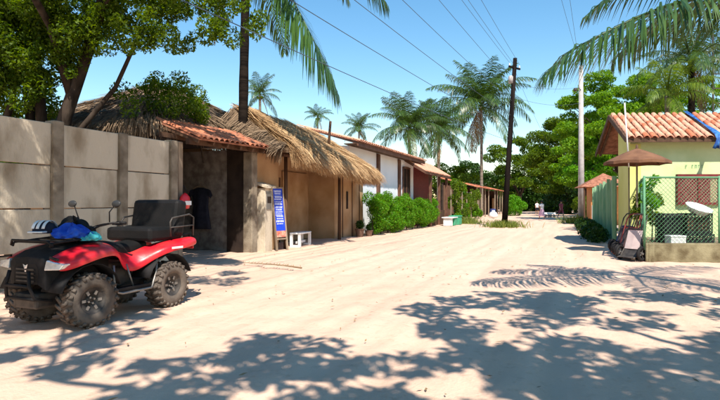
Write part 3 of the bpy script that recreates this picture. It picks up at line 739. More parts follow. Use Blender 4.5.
# ================================================================== right side: green house and its yard
HL = Vector((8.7, 16.4, 0))
def green_house():
    t = thing('green_house', 'pale green house with a clay tile gable roof behind the wire fence', 'house', HL)
    g = Vector((1, -.04, 0)); e = Vector((.33, 1, 0)); H = 3.5; W = 7.0; D = 2.2
    def q(a, b, z=0): return g*a + e*b + Vector((0,0,z))
    th = .18
    f = MB(); f.add([q(0,0,0),q(W,0,0),q(W,0,H),q(0,0,H),q(0,th,0),q(W,th,0),q(W,th,H),q(0,th,H)], [(0,1,2,3),(7,6,5,4),(0,3,7,4),(1,5,6,2),(3,2,6,7)])
    f.build('front_wall', M_lime, t)
    zr = 3.5+1.12*(D+.4)/2.6
    f = MB(); f.add([q(-.003,0,0),q(-.003,D,0),q(-.003,D,4.4),q(-.003,0,H),q(th,0.01,0),q(th,D,0),q(th,D,4.4),q(th,0.01,H)], [(3,2,1,0),(4,5,6,7),(0,4,7,3),(1,2,6,5),(2,3,7,6)])
    f.build('gable_wall', M_yel, t)
    f = MB(); f.add([q(0.02,D,0),q(W,D,0),q(W,D,4.35),q(0.02,D,4.35)], [(3,2,1,0)]); f.build('back_wall', M_lime, t, solid=.15)
    f = MB(); f.add([q(-.03,-.05,0),q(.32,-.05,0),q(.32,-.002,0),q(-.03,-.002,0),q(-.03,-.05,3.4),q(.32,-.05,3.4),q(.32,-.002,3.4),q(-.03,-.002,3.4)], [(0,1,5,4),(1,2,6,5),(3,0,4,7),(4,5,6,7)])
    f.build('corner_pilaster', M_yel, t)
    el = Vector((-.32,-.42,3.55)); rl = Vector((.39,2.15,4.70)); L = 7.2
    d = tiled(t, el, g, rl-el, L, (rl-el).length, .235, (M_tileA, M_tileB, M_tileB, M_tileB), 15)
    bl = Vector((1.10,4.72,3.55))
    tiled(t, bl+g*L, -g, rl-bl, L, (rl-bl).length, .24, (M_tileA,), 16, single=False)
    rc = MB(); n = 18
    for k in range(n):
        M = frame_mtx(rl+g*(L*k/n)-Vector((0,0,.01)), Vector((0,1,0)), g); rc.add([(x*1.3,y,z*1.3) for x,y,z in TILE_V], TILE_F, M)
    rc.build('ridge_tiles', M_tileB, t, smooth=True)
    for a, b in ((el, rl), (bl, rl)):
        MB().bar(a+Vector((-.03,0,-.07)), b+Vector((-.03,0,-.07)), .05, .16).build('barge_board', M_wood, t)
    for k in range(8):
        x = .15+k*.95
        MB().bar(el+g*x+Vector((0,.02,-.09)), rl+g*x+Vector((0,0,-.09)), .07, .08).build('rafter', M_wood, t)
        MB().bar(bl+g*x+Vector((0,0,-.09)), rl+g*x+Vector((0,0,-.09)), .07, .08).build('rafter', M_wood, t)
    MB().bar(el+Vector((0,.02,-.08)), el+g*L+Vector((0,.02,-.08)), .05, .12).build('fascia', M_wood, t)
    # burgundy shuttered window with lattice
    w = MB().box(1.50, 2.72, -.10, -.07, 1.52, 2.34).build('shutter', M_burg, t)
    fr = MB().box(1.42,1.50,-.17,-.06,1.44,2.42).box(2.72,2.80,-.17,-.06,1.44,2.42).box(1.50,2.72,-.17,-.06,2.34,2.42).box(1.50,2.72,-.19,-.06,1.44,1.52).box(2.08,2.14,-.15,-.06,1.52,2.34)
    fr.build('frame', M_burg, w)
    lt = MB(); p = .105
    for k in range(-8, 12):
        for sg in (1, -1):
            a0 = 1.50+k*p if sg > 0 else 1.50+k*p+.82
            z0, z1 = 1.52, 2.34; x0, x1 = a0, a0+sg*.82
            def clip(xa, za, xb, zb):
                t0, t1 = 0.0, 1.0; dx = xb-xa
                for lim, s in ((1.50, 1), (2.72, -1)):
                    if dx*s > 0: t0 = max(t0, (lim-xa)/dx)
                    else: t1 = min(t1, (lim-xa)/dx)
                return t0, t1, dx
            t0, t1, dx = clip(x0, z0, x1, z1)
            if t1-t0 > .05: lt.bar((x0+dx*t0,-.125,z0+.82*t0), (x0+dx*t1,-.125,z0+.82*t1), .012, .012)
    lt.build('lattice', mat('lattice_paint', (.30,.13,.11), (.38,.18,.15), .6, 5), w)
    # faint row of dark green lettering strokes above the window
    lm = MB(); rnd = random.Random(4); x = 1.72
    for k in range(11):
        if k != 1:
            wv = rnd.uniform(.045,.07)
            lm.box(x,x+.014,-.092,-.088,2.62,2.72).box(x,x+wv,-.092,-.0885,2.70,2.72)
            if k % 2: lm.box(x+wv-.012,x+wv,-.092,-.0875,2.62,2.72)
        x += .10
    lm.build('lettering', mat('dark_green_print', (.22,.40,.20), (.26,.44,.22), .8, 5), t)['kind'] = 'stuff'
green_house()

# raised bed / terrace
def terrace():
    t = thing('raised_bed', 'low mossy concrete retaining wall holding the raised bed in front of the green house', 'low wall', (7.3, 13.0, 0))
    MB().box(.06,6,0,.2,-.05,.47).build('front_wall', M_mossy, t, bevel=.03)
    f = MB(); a, b = Vector((0.0,.05,0)), Vector((1.55,3.3,0)); n = Vector((.9,-.43,0))*.2
    f.add([a,b,b+n,a+n]+[p+Vector((0,0,.465)) for p in (a,b,b+n,a+n)], [(4,7,6,5),(0,4,5,1),(1,5,6,2),(2,6,7,3),(3,7,4,0)])
    f.build('side_wall', M_mossy, t, bevel=.03)
    f = MB().add([(.15,.2,.40),(6,.2,.40),(6,3.3,.42),(1.6,3.3,.42)], [(0,1,2,3)]).build('soil', mat('yard_soil', (.16,.12,.08), (.26,.2,.14), .95, 3, .5), t)
terrace()
def chain_fence():
    t = thing('wire_fence', 'green chain link fence with a pipe top rail standing on the low mossy wall', 'fence', (7.3, 13.1, 0))
    pts = [Vector((1.6,3.15,0)), Vector((.02,.03,0)), Vector((5.9,.03,0))]
    for p in (pts[0], (pts[0]+pts[1])/2, pts[1], Vector((1.95,.03,0)), Vector((3.9,.03,0)), pts[2]):
        MB().tube([(p[0],p[1],.3),(p[0],p[1],2.2)], .028, 8).build('post', M_wiregreen, t, smooth=True)
    for a, b in ((pts[0],pts[1]),(pts[1],pts[2])):
        MB().tube([a+Vector((0,0,2.16)), b+Vector((0,0,2.16))], .024, 8).build('rail', M_wiregreen, t, smooth=True)
        L = (b-a).length; d = (b-a)/L; H = 1.66; z0 = .49; m = MB(); p = .115
        k = -H
        while k < L:
            for sg in (1, -1):
                x0, x1 = (k, k+H) if sg > 0 else (k+H, k)
                t0, t1 = 0, 1
                dx = x1-x0
                lo = (0-x0)/dx; hi = (L-x0)/dx
                t0 = max(0, min(lo, hi)); t1 = min(1, max(lo, hi))
                if t1-t0 > .02: m.tube([a+d*(x0+dx*t0)+Vector((0,0,z0+H*t0)), a+d*(x0+dx*t1)+Vector((0,0,z0+H*t1))], .0042, 3, cap=False)
            k += p
        m.build('mesh', M_wiregreen, t)
chain_fence()
# black crates, basin, white box
def crate(label, x, y, z, w, d, h, fill=None):
    t = thing('plastic_crate', label, 'crate', (x, y, z), R(-3), 'black crates in the yard')
    MB().box(-w/2,w/2,-d/2,d/2,0,.03).build('base', M_crate, t)
    for nm, a, b in (('side',(-w/2,-d/2),(w/2,-d/2)),('side',(-w/2,d/2),(w/2,d/2)),('side',(-w/2,-d/2),(-w/2,d/2)),('side',(w/2,-d/2),(w/2,d/2))):
        s = MB(); A_, B_ = Vector((*a,0)), Vector((*b,0)); L = (B_-A_).length; dd = (B_-A_)/L
        s.bar(A_+Vector((0,0,.05)), B_+Vector((0,0,.05)), .025, .06); s.bar(A_+Vector((0,0,h-.03)), B_+Vector((0,0,h-.03)), .035, .06)
        n = max(3, int(L/.09)); hh = h-.14
        for k in range(n+1):
            p = A_+dd*(L*k/n); s.bar(p+Vector((0,0,.06)), p+Vector((0,0,h-.05)), .016, .016)
        for k in range(-int(hh/.09)-1, n+1):
            for sg in (1,-1):
                x0 = k*.09 if sg > 0 else k*.09+hh
                x1 = x0+sg*hh; dx = x1-x0; lo, hi = (0-x0)/dx, (L-x0)/dx
                t0, t1 = max(0,min(lo,hi)), min(1,max(lo,hi))
                if t1-t0 > .06: s.bar(A_+dd*(x0+dx*t0)+Vector((0,0,.07+hh*t0)), A_+dd*(x0+dx*t1)+Vector((0,0,.07+hh*t1)), .014, .014)
        s.build(nm, M_crate, t)
    if fill:
        o = MB().box(-w/2+.03,w/2-.03,-d/2+.03,d/2-.03,.03,h-.1).build('contents', fill, t, bevel=.05)
crate('black lattice crate filled with brown goods, under the white basin', 9.22, 14.05, .66, .66, .45, .56, M_fruit)
crate('low black crate at the bottom of the stack under the white basin', 9.22, 14.05, .41, .72, .5, .25)
crate('tall black lattice crate beside the brown filled one', 8.56, 14.15, .41, .5, .42, .80, M_navy)
t = thing('basin', 'shallow white plastic basin tipped on top of the crate stack', 'basin', (9.24, 14.0, 1.235)); t.rotation_euler = (R(24), R(10), 0)
MB().lathe([(.001,.0),(.22,.0),(.30,.12),(.34,.16),(.34,.175),(.30,.15),(.21,.02),(.001,.018)], 24).build('bowl', M_whitep, t, smooth=True)
t = thing('foam_box', 'small white foam box at the foot of the tall black crate', 'box', (8.42, 13.62, .40))
MB().box(-.2,.2,-.14,.14,0,.19).build('body', M_whitep, t, bevel=.012)
MB().box(-.21,.21,-.15,.15,.192,.24).build('lid', M_whitep, t, bevel=.012)
t = thing('foam_tray', 'flat white tray leaning on the bottom black crate', 'tray', (9.25, 13.7, .41)); t.rotation_euler = (R(-62), 0, 0)
MB().box(-.26,.26,-.01,.01,0,.02).box(-.26,.26,0,.14,-.012,.012).build('plate', M_whitep, t, bevel=.006)
t = thing('yard_shrub', 'leafy shrub growing against the wire fence behind the crates', 'shrub', (8.3, 14.9, .4))
foliage(t, 'leaves', clusters((0,0,.95),(.4,.35,.6),12,(.14,.26),3), 1500, .11, M_leaf, 51, shell=.3)
limbs(t, [([(0,0,0),(.05,0,.5),(.1,.05,1.2)], .025,.01)], name='stem')
t = thing('yard_sapling', 'thin young sapling with pale leaves rising by the fence cloth', 'sapling', (7.95, 13.9, .4))
foliage(t, 'leaves', clusters((0,0,1.35),(.25,.25,.45),7,(.1,.2),4), 500, .12, M_leafl, 52, shell=.3)
limbs(t, [([(0,0,0),(.03,0,.8),(0,.03,1.7)], .018,.008)], name='stem')

# parasol
def parasol():
    t = thing('parasol', 'faded brown canvas parasol on a pale pole beside the carts', 'parasol', (8.12, 14.95, 0))
    c = MB(); n = 8; top = (0,0,3.1); r = .88
    ring = [[(rr*r*math.cos(2*math.pi*k/n+.35), rr*r*math.sin(2*math.pi*k/n+.35), z-(.0 if k % 2 == 0 else .0)) for k in range(n+1)] for rr, z in ((.06,3.09),(.5,2.93),(1.0,2.70),(1.0,2.63))]
    # scalloped between the ribs
    rows = []
    for rr, z in ((.04,3.09),(.35,2.985),(.7,2.845),(1.0,2.70),(1.005,2.62)):
        row = []
        for k in range(n*4+1):
            a = 2*math.pi*k/(n*4)+.35; f = abs(math.sin(math.pi*k/4.0)); sag = 1-.075*f
            row.append((rr*r*sag*math.cos(a), rr*r*sag*math.sin(a), z+.02*f*rr))
        rows.append(row)
    c.grid(rows); c.build('canopy', M_parasol, t, smooth=False, solid=.008)
    MB().tube([(0,0,-.1),(0,0,3.16)], .026, 10).build('pole', M_wood2, t, smooth=True)
    for k in range(n):
        a = 2*math.pi*k/n+.35
        MB().bar((0,0,3.04),(r*.98*math.cos(a), r*.98*math.sin(a), 2.68), .014, .018).build('rib', M_wood, t)
    MB().lathe([(.001,3.22),(.03,3.2),(.035,3.12),(.05,3.1)], 10).build('finial', M_wood, t, smooth=True)
    MB().lathe([(.001,0),(.2,0),(.2,.08),(.05,.12),(.04,.3),(.001,.3)], 16).build('base', M_cpole, t)
parasol()

# beach push carts parked in a row
def cart(label, loc, rz, frame_m, panel_m):
    t = thing('push_cart', label, 'cart', loc, rz, 'push carts parked along the fence')
    # local x across, y back (leaning), z up
    for sx in (-1, 1):
        w = bpy.data.objects.new('wheel', MB().lathe([(.12,-.035),(.175,-.033),(.195,0),(.175,.033),(.12,.035)], 20, Matrix.Rotation(R(90), 4, 'Y'), closed=True).mesh('wheel', M_black, True)); link(w, t); w.location = (sx*.3, 0, .195)
        r = MB()
        for k in range(5):
            a = k*math.pi*2/5; r.bar((0,0,0), (0,math.cos(a)*.11,math.sin(a)*.11), .015, .015)
        r.lathe([(.001,-.04),(.03,-.04),(.03,.04),(.001,.04)], 8, Matrix.Rotation(R(90), 4, 'Y')); r.build('spokes', M_alu, w)
        MB().tube([(sx*.22,-.24,.08),(sx*.22,-.1,.11),(sx*.22,.05,.3),(sx*.22,.22,.75),(sx*.22,.34,1.05),(sx*.18,.42,1.17),(0,.44,1.2)], .017, 7).build('side_rail', frame_m, t, smooth=True)
    MB().tube([(-.3,0,.195),(.3,0,.195)], .014, 6).build('axle', M_steel, t)
    for z, y in ((.32,.06),(.55,.15),(.80,.24)):
        MB().tube([(-.22,y,z),(.22,y,z)], .013, 6).build('crossbar', frame_m, t)
    MB().grid([[(-.2,.03+i*.045,.3+i*.12), (0,.015+i*.045,.3+i*.12), (.2,.03+i*.045,.3+i*.12)] for i in range(5)]).build('back_panel', panel_m, t, solid=.012)
    MB().grid([[(-.2,-.24,.09),(.2,-.24,.09)],[(-.2,-.1,.12),(.2,-.1,.12)],[(-.2,.05,.3),(.2,.05,.3)]]).build('foot_plate', frame_m, t, solid=.012)
    return t
M_rp = mat('dull_red_panel', (.26,.06,.05), (.36,.11,.09), .7, 6)
M_bp = mat('blue_panel', (.04,.06,.22), (.06,.09,.30), .7, 6)
M_wp = mat('pinkish_panel', (.52,.40,.38), (.60,.48,.45), .7, 6)
M_rf = mat('red_frame', (.26,.04,.035), (.34,.08,.06), .5, 6)
M_dp = mat('dark_panel', (.05,.04,.045), (.09,.07,.075), .7, 6)
CL = ['with a pinkish white panel, at the end beside the low mossy wall', 'with a dull red panel and dark frame, next to the pinkish one', 'with a red painted frame and dark panel, in the middle of the row', 'with a red panel and red frame, under the parasol pole', 'with a black panel and frame, next to the dark blue one', 'with a dark blue panel and frame, at the house end of the row']
for k, (fm, pm) in enumerate(((M_steel, M_wp), (M_steel, M_rp), (M_rf, M_dp), (M_rf, M_rp), (M_steel, M_dp), (M_boneblue, M_bp))):
    cart('push cart ' + CL[k], (7.10+.165*k, 13.38+.43*k, 0), R(-62-8*(k % 2)-k), fm, pm)

# blue tarp over the roof
t = thing('blue_tarp', 'strip of blue tarp draped down the clay tile roof and over the eave', 'tarp', (11.0, 15.9, 0))
rows = []
path = [(.78,2.55,4.80),(.62,2.0,4.57),(.45,1.4,4.31),(.3,.8,4.04),(.15,.2,3.78),(.07,-.13,3.62),(.04,-.19,3.45),(.0,-.2,3.3),(-.02,-.19,3.15)]
for i, (x, y, z) in enumerate(path):
    w = .075+.03*math.sin(i*1.7)
    rows.append([(x+w*(k/5-.5)*2, y+(.03*math.sin(k*2.1+i) if i > 5 else 0), z+.02*math.sin(k*1.9+i)+.03) for k in range(6)])
MB().grid(rows).build('sheet', M_blue, t, smooth=True, solid=.006)
t = thing('white_pipe', 'thin white pipe leaning against the roof corner of the green house', 'pipe', (8.18, 15.75, 0))
MB().tube([(.12,-.02,2.6),(.0,.0,4.6)], .022, 8).build('tube', M_whitep, t, smooth=True)
MB().tube([(.12,-.02,0),(.12,-.02,2.6)], .02, 8).build('stake', M_wood2, t, smooth=True)

# green board fence
def board_fence():
    t = thing('board_fence', 'tall fence of weathered green upright boards running down the lane', 'fence', (9.5, 18.9, 0))
    d = Vector((.375, .927, 0)).normalized(); L = 15.6; n = 70; rnd = random.Random(6)
    ang = math.atan2(d.y, d.x); ms = [MB().box(0,.2,-.014,.014,0,2.38+.03*k).mesh('board', M_green) for k in range(3)]
    for k in range(n):
        o = inst('board', rnd.choice(ms), t, (d.x*k*L/n, d.y*k*L/n, rnd.uniform(-.02,.02)+.02)); o.rotation_euler = (rnd.uniform(-.01,.01), rnd.uniform(-.008,.008), ang+rnd.uniform(-.012,.012))
    for z in (.5, 2.2):
        MB().bar(Vector((.05,-.02,z)), d*L+Vector((.05,-.02,z)), .05, .08).build('rail', M_green, t)
    for k in range(7): MB().box(-.06,.06,-.06,.06,-.1,2.5).build('post', M_green, t, loc=d*(L*k/6)+Vector((-.08,.03,0)), rot=(0,0,ang))
board_fence()
t = thing('verge_plants', 'dark low plants growing along the foot of the green board fence', 'plants', (9.3, 19.4, 0), math.atan2(.927,.375), kind='stuff')
foliage(t, 'leaves', [((random.Random(k).uniform(0,14), .35+random.Random(k+50).uniform(-.3,.2), .22), (.6,.4,.38), 1) for k in range(34)], 9000, .14, M_leafd, 55, shell=.2)

# kiosk beyond the fence
t = thing('kiosk', 'small timber kiosk with a brown tiled cap roof at the end of the green fence', 'kiosk', (17.0, 35.5, 0), R(-15))
MB().box(-.95,.95,-.6,1.2,0,2.6).build('wall', M_orange, t)
MB().box(-.9,.3,-.66,-.602,.0,1.35).build('counter', M_whitep, t)
f = MB().add([(-1.7,-1.3,2.6),(1.7,-1.3,2.6),(1.7,1.9,2.6),(-1.7,1.9,2.6),(0,.3,3.6)], [(0,1,4),(1,2,4),(2,3,4),(3,0,4),(3,2,1,0)]).build('roof', M_tileC, t)
for sx in (-1.45, 1.45): MB().tube([(sx,-1.1,-.1),(sx,-1.1,2.6)], .06, 6).build('post', M_wood, t)

# ================================================================== poles and wires
PW = Vector((9.05, 32.0, 0)); PWT = Vector((9.75, 32.0, 10.6))
def pw(z): return PW + (PWT-PW)*(z/10.6)
t = thing('utility_pole', 'dark leaning wooden utility pole standing in the sand lane', 'utility pole', PW)
MB().tube([pw(-.3)-PW if False else Vector((-.02,0,-.3)), pw(5)-PW, PWT-PW], [.19,.16,.125], 12).build('shaft', M_pole, t, smooth=True)
MB().bar(pw(10.0)-PW+Vector((-.45,-.35,0)), pw(10.0)-PW+Vector((.45,.35,0)), .09, .1).build('crossarm', M_pole, t)
for k in (-1, 0, 1):
    p = pw(10.0)-PW + Vector((.4,.3,0))*k
    MB().lathe([(.02,.05),(.05,.07),(.03,.1),(.055,.13),(.03,.16),(.04,.2),(.001,.22)], 10, Matrix.Translation(p)).build('insulator', M_whitep, t, smooth=True)
MB().lathe([(.001,0),(.14,0),(.15,.4),(.1,.46),(.001,.48)], 12, Matrix.Translation(pw(9.0)-PW+Vector((-.22,-.15,0)))).build('junction_box', M_cpole, t, smooth=True)
PC = Vector((16.75, 38.6, 0))
t = thing('lamp_pole', 'pale concrete street pole with a small lamp arm beside the kiosk', 'lamp pole', PC)
MB().tube([(0,0,-.3),(0,0,11.9)], [.24,.15], 10).build('shaft', M_cpole, t, smooth=True)
MB().tube([(0,-.1,10.0),(-.25,-.2,10.15),(-.5,-.3,10.1)], .03, 6).build('arm', M_steel, t)
MB().lathe([(.001,0),(.12,.02),(.16,.12),(.1,.24),(.001,.27)], 10, Matrix.Translation(Vector((-.55,-.3,9.9)))).build('lamp_head', M_steel, t, smooth=True)
def wire(label, a, b, sag, r=.0085):
    o = thing('overhead_wire', label, 'wire', a, 0, 'overhead wires'); a = Vector(a); b = Vector(b); n = 22
    pts = [(b-a)*(i/n) - Vector((0,0,4*sag*(i/n)*(1-i/n))) for i in range(n+1)]
    MB().tube(pts, r, 5).build('cable', M_wire, o, smooth=True)
di = Vector((-.47, -1, 0))
for k, (z, off, sg, lab) in enumerate(((10.25,-.38,.35,'outermost'),(10.25,.38,.35,'innermost'),(10.15,0,.35,'middle'),(8.9,0,.35,''),(7.9,0,.4,''),(7.0,0,.4,''),(6.2,0,.35,''),(5.4,0,.3,''))):
    a = pw(z)+Vector((off, off*.6, 0)); b = a + di*40 + Vector((off*1.5,0,-.2*k))
    lb = f'black power wire on the {lab} insulator of the wooden utility pole' if lab else f'thin cable, number {k-2} down, below the crossarm of the wooden utility pole'
    lb = [None,None,None,'cable fixed to the utility pole next below its crossarm','second cable below the crossarm of the utility pole','third cable below the crossarm of the utility pole','second lowest cable strung to the utility pole','lowest slack cable strung to the utility pole'][k] or lb
    wire(lb, a, b, sg)
wire('cable spanning from the utility pole to the concrete lamp pole, upper one', pw(9.0), PC+Vector((0,0,10.3)), .25)
wire('lower cable between the utility pole and the concrete lamp pole', pw(8.2), PC+Vector((0,0,9.1)), .35)
wire('service drop cable running from the utility pole down towards the far trees', pw(9.9), Vector((24,62,7)), .5)
wire('high wire passing over the lane to the top of the concrete lamp pole', PC+Vector((0,0,11.7)), PC+Vector((-22,-44,11.8)), .5)
wire('second high wire to the concrete lamp pole, just under the top one', PC+Vector((0,0,11.2)), PC+Vector((-20.5,-44,11.2)), .5)

def tuft(label, loc, n, r, h, seed, group):
    rng = np.random.default_rng(seed)
    t = thing('grass_tuft', label, 'grass', loc, 0, group)
    P = np.stack([rng.normal(0, r*.5, n), rng.normal(0, r*.5, n), np.full(n, -.02)], 1)
    d = rng.normal(0, .35, (n, 3)); d[:, 2] = 1; L = rng.uniform(.4, 1, (n, 1))*h; w = rng.normal(size=(n, 3)); w[:, 2] = 0; w /= np.linalg.norm(w, axis=1)[:, None]; w *= .006+.008*r
    m1 = P+d*L*.6; e = m1+d*np.array([1.8,1.8,.5])*L*.4
    V = np.stack([P-w,P+w,m1-w*.8,m1+w*.8,e-w*.1,e+w*.1], 1).reshape(-1, 3); k = np.arange(n)*6
    inst('blades', np_mesh('blades', V, np.concatenate([np.stack([k,k+1,k+3,k+2],1), np.stack([k+2,k+3,k+5,k+4],1)]), M_grass), t)['kind'] = 'stuff'
tuft('tuft of yellowish grass ringing the base of the wooden utility pole', PW, 900, 1.1, .65, 1, 'grass tufts')
tuft('grass growing round the foot of the concrete lamp pole', PC+Vector((-.2,-.5,0)), 900, 1.4, .8, 2, 'grass tufts')
tuft('grass strip at the foot of the vine fence', F(44, -1.25), 900, 1.1, .6, 3, 'grass tufts')
tuft('sparse grass by the green storage box', F(41, -2.0), 600, 1.1, .45, 4, 'grass tufts')

# steel mast
t = thing('steel_mast', 'dark steel ladder mast standing behind the green house among palms', 'mast', (18.3, 26.0, 0))
for sx in (-.28, .28): MB().tube([(sx,0,0),(sx,0,10.2)], .045, 6).build('rail', M_steel, t)
for k in range(13): MB().tube([(-.28,0,.6+k*.75),(.28,0,.6+k*.75)], .03, 6).build('rung', M_steel, t)
# ================================================================== quad bike
def quad():
    ang = math.atan2(-.927, -.375)
    t = thing('quad_bike', 'red and black quad bike with a padded rear bench, parked by the concrete wall', 'quad bike', (-3.47, 6.98, 0), ang)
    # tyre with lugs
    ty = MB(); Mx = Matrix.Rotation(R(90), 4, 'X')
    prof = [(.165,-.115),(.21,-.135),(.27,-.130),(.305,-.105),(.315,-.05),(.317,0),(.315,.05),(.305,.105),(.27,.130),(.21,.135),(.165,.115),(.15,0)]
    ty.lathe(prof, 36, Mx, closed=True)
    for k in range(22):
        a = 2*math.pi*k/22
        for sg in (-1, 1):
            a2 = a + (math.pi/22 if sg > 0 else 0)
            M = Matrix.Rotation(a2, 4, 'Y') @ Matrix.Translation((0, sg*.062, .318)) @ Matrix.Rotation(sg*.45, 4, 'Z')
            ty.box(-.020,.020,-.06,.06,-.012,.014, M)
            M = Matrix.Rotation(a2, 4, 'Y') @ Matrix.Translation((0, sg*.122, .292)) @ Matrix.Rotation(-sg*.75, 4, 'X')
            ty.box(-.018,.018,-.025,.025,-.012,.012, M)
    tyre_me = ty.mesh('tyre', M_rubber, True)
    rim = MB().lathe([(.001,.035),(.045,.035),(.05,.02),(.06,.02),(.075,.05),(.12,.075),(.150,.085),(.168,.115),(.172,.115),(.168,.08),(.16,-.09),(.168,-.115),(.15,-.10),(.1,-.06),(.001,-.05)], 28, Matrix.Rotation(R(-90), 4, 'X'))
    rim_me = rim.mesh('rim', M_steel, True)
    hb = MB()
    for k in range(4):
        a = k*math.pi/2+.4; hb.lathe([(.001,.075),(.013,.075),(.013,.03)], 6, Matrix.Rotation(R(-90), 4, 'X') @ Matrix.Translation((math.cos(a)*.038, math.sin(a)*.038, 0)))
    for k in range(6):
        a = k*math.pi/3; Mh = Matrix.Rotation(R(-90), 4, 'X') @ Matrix.Rotation(a, 4, 'Z')
        hb.box(.075,.125,-.016,.016,.066,.082, Mh)
    hb_me = hb.mesh('hub', M_alu, False)
    for x in (.66, -.66):
        for sy in (1, -1):
            w = thing('wheel', None, None); w.parent = t; w.location = (x, sy*.45, .325)
            w.rotation_euler = (0, 0, (0 if sy > 0 else math.pi) + (R(-9) if x > 0 else 0))
            inst('tyre', tyre_me, w); inst('rim', rim_me, w); inst('hub', hb_me, w)
    # chassis, engine
    MB().box(-.85,.85,-.16,.16,.30,.42).build('chassis', M_steel, t, bevel=.02)
    MB().box(-.22,.28,-.19,.19,.40,.70).lathe([(.001,0),(.14,0),(.15,.03),(.12,.07),(.001,.08)], 18, Matrix.Translation((0,.18,.5)) @ Matrix.Rotation(R(-90), 4, 'X')).build('engine', M_steel, t, bevel=.02)
    for x in (.66,-.66):
        a = MB()
        for sy in (1,-1):
            a.tube([(x-.14,sy*.12,.38),(x,sy*.36,.32)], .022, 6).tube([(x+.14,sy*.12,.38),(x,sy*.36,.32)], .022, 6).tube([(x,sy*.12,.33),(x,sy*.38,.325)], .02, 6)
            a.tube([(x,sy*.30,.36),(x-.03,sy*.2,.78)], .035, 8)
        a.build('suspension', M_steel, t, smooth=True)
    # red side panels: front fender, dip, rear fender
    S = [(1.08,.46,.79,.30,.84),(.96,.56,.82,.30,.90),(.80,.60,.875,.29,.95),(.62,.61,.92,.28,.985),(.42,.58,.935,.25,1.0),(.27,.50,.90,.22,.985),(.14,.40,.80,.20,.93),(.02,.33,.70,.18,.85),(-.12,.32,.655,.17,.80),(-.25,.36,.69,.19,.81),(-.38,.46,.79,.22,.86),(-.52,.57,.875,.26,.90),(-.75,.62,.915,.28,.935),(-.98,.61,.935,.29,.945),(-1.16,.55,.955,.30,.955)]
    for sy in (1, -1):
        rows = []
        for (x, yo, zo, yi, zi) in S:
            lip = .085 if abs(x) > .3 else .10
            rows.append([(x-.01*0, sy*(yo+.012), zo-lip), (x, sy*(yo+.010), zo-.02), (x, sy*(yo-.03), zo+.012), (x, sy*((yo+yi)/2), (zo+zi)/2+.022), (x, sy*yi, zi)])
        if sy < 0: rows = rows[::-1]
        MB().grid(rows).build('side_panel', M_red, t, solid=.012, sub=2)
    # black inner fenders over the wheels
    for x in (.66,-.66):
        for sy in (1,-1):
            rows = []
            for k in range(9):
                a = R(18)+R(144)*k/8; r = .43
                rows.append([(x+r*math.cos(a), sy*.19, .34+r*math.sin(a)*1.0), (x+r*math.cos(a), sy*.53, .33+r*math.sin(a)*1.0)])
            if sy > 0: rows = rows[::-1]
            MB().grid(rows).build('inner_fender', M_black, t, smooth=True, solid=.01)
    # front nose, hood, tank
    rows = []
    for (x, w, z0, z1) in ((1.12,.20,.56,.78),(1.10,.30,.50,.86),(.95,.33,.46,.93),(.7,.31,.5,.985),(.4,.27,.55,1.01),(.15,.21,.6,.98)):
        rows.append([(x,-w,z0),(x,-w,z1-.05),(x,-w*.8,z1),(x,0,z1+.015),(x,w*.8,z1),(x,w,z1-.05),(x,w,z0)])
    o = MB().grid(rows); n = len(o.v); o.f.append((0,1,2,3,4,5,6)); o.build('nose', M_black, t, smooth=False, bevel=.012)
    g = MB()
    for k in range(4): g.box(1.12,1.135,-.15,.15,.585+k*.045,.605+k*.045)
    g.build('grille', M_steel, t)
    MB().add([(1.128,-.012,.70),(1.128,.012,.70),(1.128,.04,.79),(1.128,.0,.775),(1.128,-.04,.79),(1.138,0,.75)], [(0,1,5),(1,2,5),(2,3,5),(3,4,5),(4,0,5)]).build('emblem', M_chrome, t)
    MB().tube([(1.0,-.28,.36),(1.18,-.24,.40),(1.22,-.2,.55),(1.2,-.16,.72)], .02, 8).tube([(1.0,.28,.36),(1.18,.24,.40),(1.22,.2,.55),(1.2,.16,.72)], .02, 8).tube([(1.22,-.2,.55),(1.22,.2,.55)], .02, 8).tube([(1.18,-.24,.40),(1.18,.24,.40)], .02, 8).build('bumper', M_black, t, smooth=True)
    MB().box(.6,1.14,-.2,.2,.27,.45).build('skid_plate', M_steel, t, bevel=.03)
    for sy in (1,-1):
        hl = MB(); hl.add([(1.125,sy*.30,.725),(1.09,sy*.51,.735),(1.06,sy*.55,.80),(1.10,sy*.31,.845),(.95,sy*.32,.74),(.90,sy*.53,.75),(.90,sy*.56,.80),(.95,sy*.33,.83)], [(0,1,2,3),(4,7,6,5),(0,4,5,1),(1,5,6,2),(2,6,7,3),(3,7,4,0)] if sy > 0 else [(3,2,1,0),(5,6,7,4),(1,5,4,0),(2,6,5,1),(3,7,6,2),(0,4,7,3)])
        h = hl.build('headlight', M_chrome, t, bevel=.012)
        MB().box(-.012,.012,-.09,.09,-.012,.012).build('trim', M_black, h, loc=(1.085,sy*.42,.862), rot=(R(6)*-sy,0,R(-12)*sy))
    # front rack
    rk = MB()
    for y in (-.32,.32): rk.tube([(1.06,y,.985),(1.04,y,1.03),(.45,y,1.07),(.42,y,1.02)], .014, 6)
    for x in (1.03,.88,.74,.60,.46): rk.tube([(x,-.32,1.035+(1.03-x)*.06),(x,.32,1.035+(1.03-x)*.06)], .011, 6)
    rk.tube([(1.05,-.36,1.0),(1.08,-.3,1.06),(1.08,.3,1.06),(1.05,.36,1.0)], .015, 6)
    rk.build('front_rack', M_black, t, smooth=True)
    # steering
    MB().lathe([(.001,0),(.09,0),(.12,.06),(.10,.17),(.05,.2),(.001,.2)], 14, Matrix.Translation((.30,0,1.0))).build('instrument_pod', M_black, t, smooth=True)
